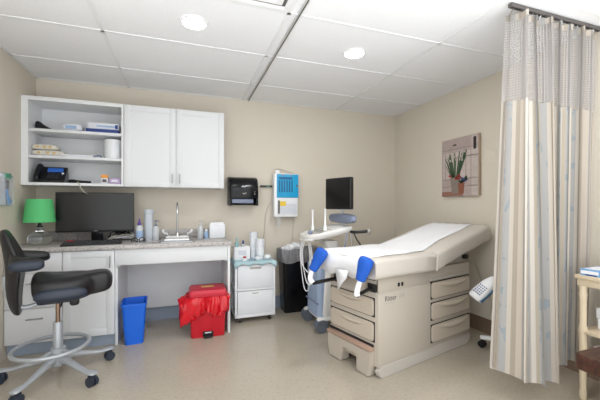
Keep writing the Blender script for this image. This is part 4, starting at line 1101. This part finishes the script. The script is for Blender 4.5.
# ------------------------------------------------------------------ wooden visitor chair at lower right
t = thing('visitor_chair', 'dark brown cushioned chair with pale wooden legs at the lower right corner', 'chair', (2.04, 1.237, 0))
MB().loft([[(.195 + x, -.24 + y, z) for x, y in rrect(w, d, .03)] for w, d, z in ((.375, .47, .366), (.385, .48, .372), (.385, .48, .444), (.375, .47, .452), (.3, .3, .452))]).build('seat', 'walnut', t)
MB().b2(.08, .32, -.40, -.12, .34, .371, .003).build('seat_frame', 'oak', t)
for x, dx in ((.05, -.03), (.34, .0)):
    for y, dy in ((-.14, .0), (-.43, -.05)):
        MB().loft([[(x + dx * (1 - z / .35) + a, y + dy * (1 - z / .35) + b2_, z) for a, b2_ in rrect(w, w, .008)] for z, w in ((0, .032), (.35, .055))]).build('leg', 'oak', t)
MB().loft([[(.195 + x, -.46 + y - .12 * (z - .46), z) for x, y in rrect(.36, .04, .015)] for z in (.53, .56, .80, .84)]).build('backrest', 'walnut', t)
for x in (.06, .33): MB().tube([(x, -.44, .345), (x, -.465, .5), (x, -.50, .80)], .016, 8, 4).build('back_post', 'oak', t)

# ------------------------------------------------------------------ light, world, camera
WLO, WHI, ADDED_LAMP, LAMP2 = 6.0, 2.0, 3, 3.6
w = bpy.data.worlds.new('world'); SC.world = w; w.use_nodes = True
nt = w.node_tree; bg = nt.nodes['Background']; bg.inputs['Strength'].default_value = 1.0
tc = nt.nodes.new('ShaderNodeTexCoord'); sx = nt.nodes.new('ShaderNodeSeparateXYZ'); cr = nt.nodes.new('ShaderNodeMapRange')
nt.links.new(tc.outputs['Generated'], sx.inputs['Vector']); nt.links.new(sx.outputs['Z'], cr.inputs['Value'])
cr.inputs['From Min'].default_value = -.65; cr.inputs['From Max'].default_value = -.36
cr.inputs['To Min'].default_value = WLO; cr.inputs['To Max'].default_value = WHI  # world light from below the horizon boosted, added to brighten the ceiling
nt.links.new(cr.outputs['Result'], bg.inputs['Strength']); bg.inputs['Color'].default_value = (.97, .99, 1.0, 1)
def area(x, y, z, size, power, rx=0):
    l = bpy.data.lights.new('downlight_or_fill', 'AREA'); l.shape = 'DISK'; l.size = size; l.energy = power; l.color = (1, .985, .965)
    o = bpy.data.objects.new('downlight_or_fill', l); COL.objects.link(o); o.location = (x, y, z); o.rotation_euler = (rx, 0, 0)
    return o
for x in (.06, 1.345):
    for y in (1.1, .0): area(x, y, ZC - .01, .3, ADDED_LAMP)  # unseen lamps added out of frame to brighten the room
for x, y, k in ((.06, 2.43, .3), (1.345, 2.475, 2.2)): area(x, y, ZC - .012, .15, LAMP2 * k)
cd = bpy.data.cameras.new('camera'); cam = bpy.data.objects.new('camera', cd); COL.objects.link(cam)
cam.location = (0, 0, 1.262); cam.rotation_euler = (R(90), 0, R(-19.2))
cd.sensor_width = 36; cd.lens = 36 * 330 / 600; cd.shift_y = 6.5 / 600; cd.clip_start = .02
SC.camera = cam
SC.view_settings.view_transform = 'Standard'; SC.view_settings.look = 'None'; SC.view_settings.gamma = 1
SC.view_settings.exposure = 0.08
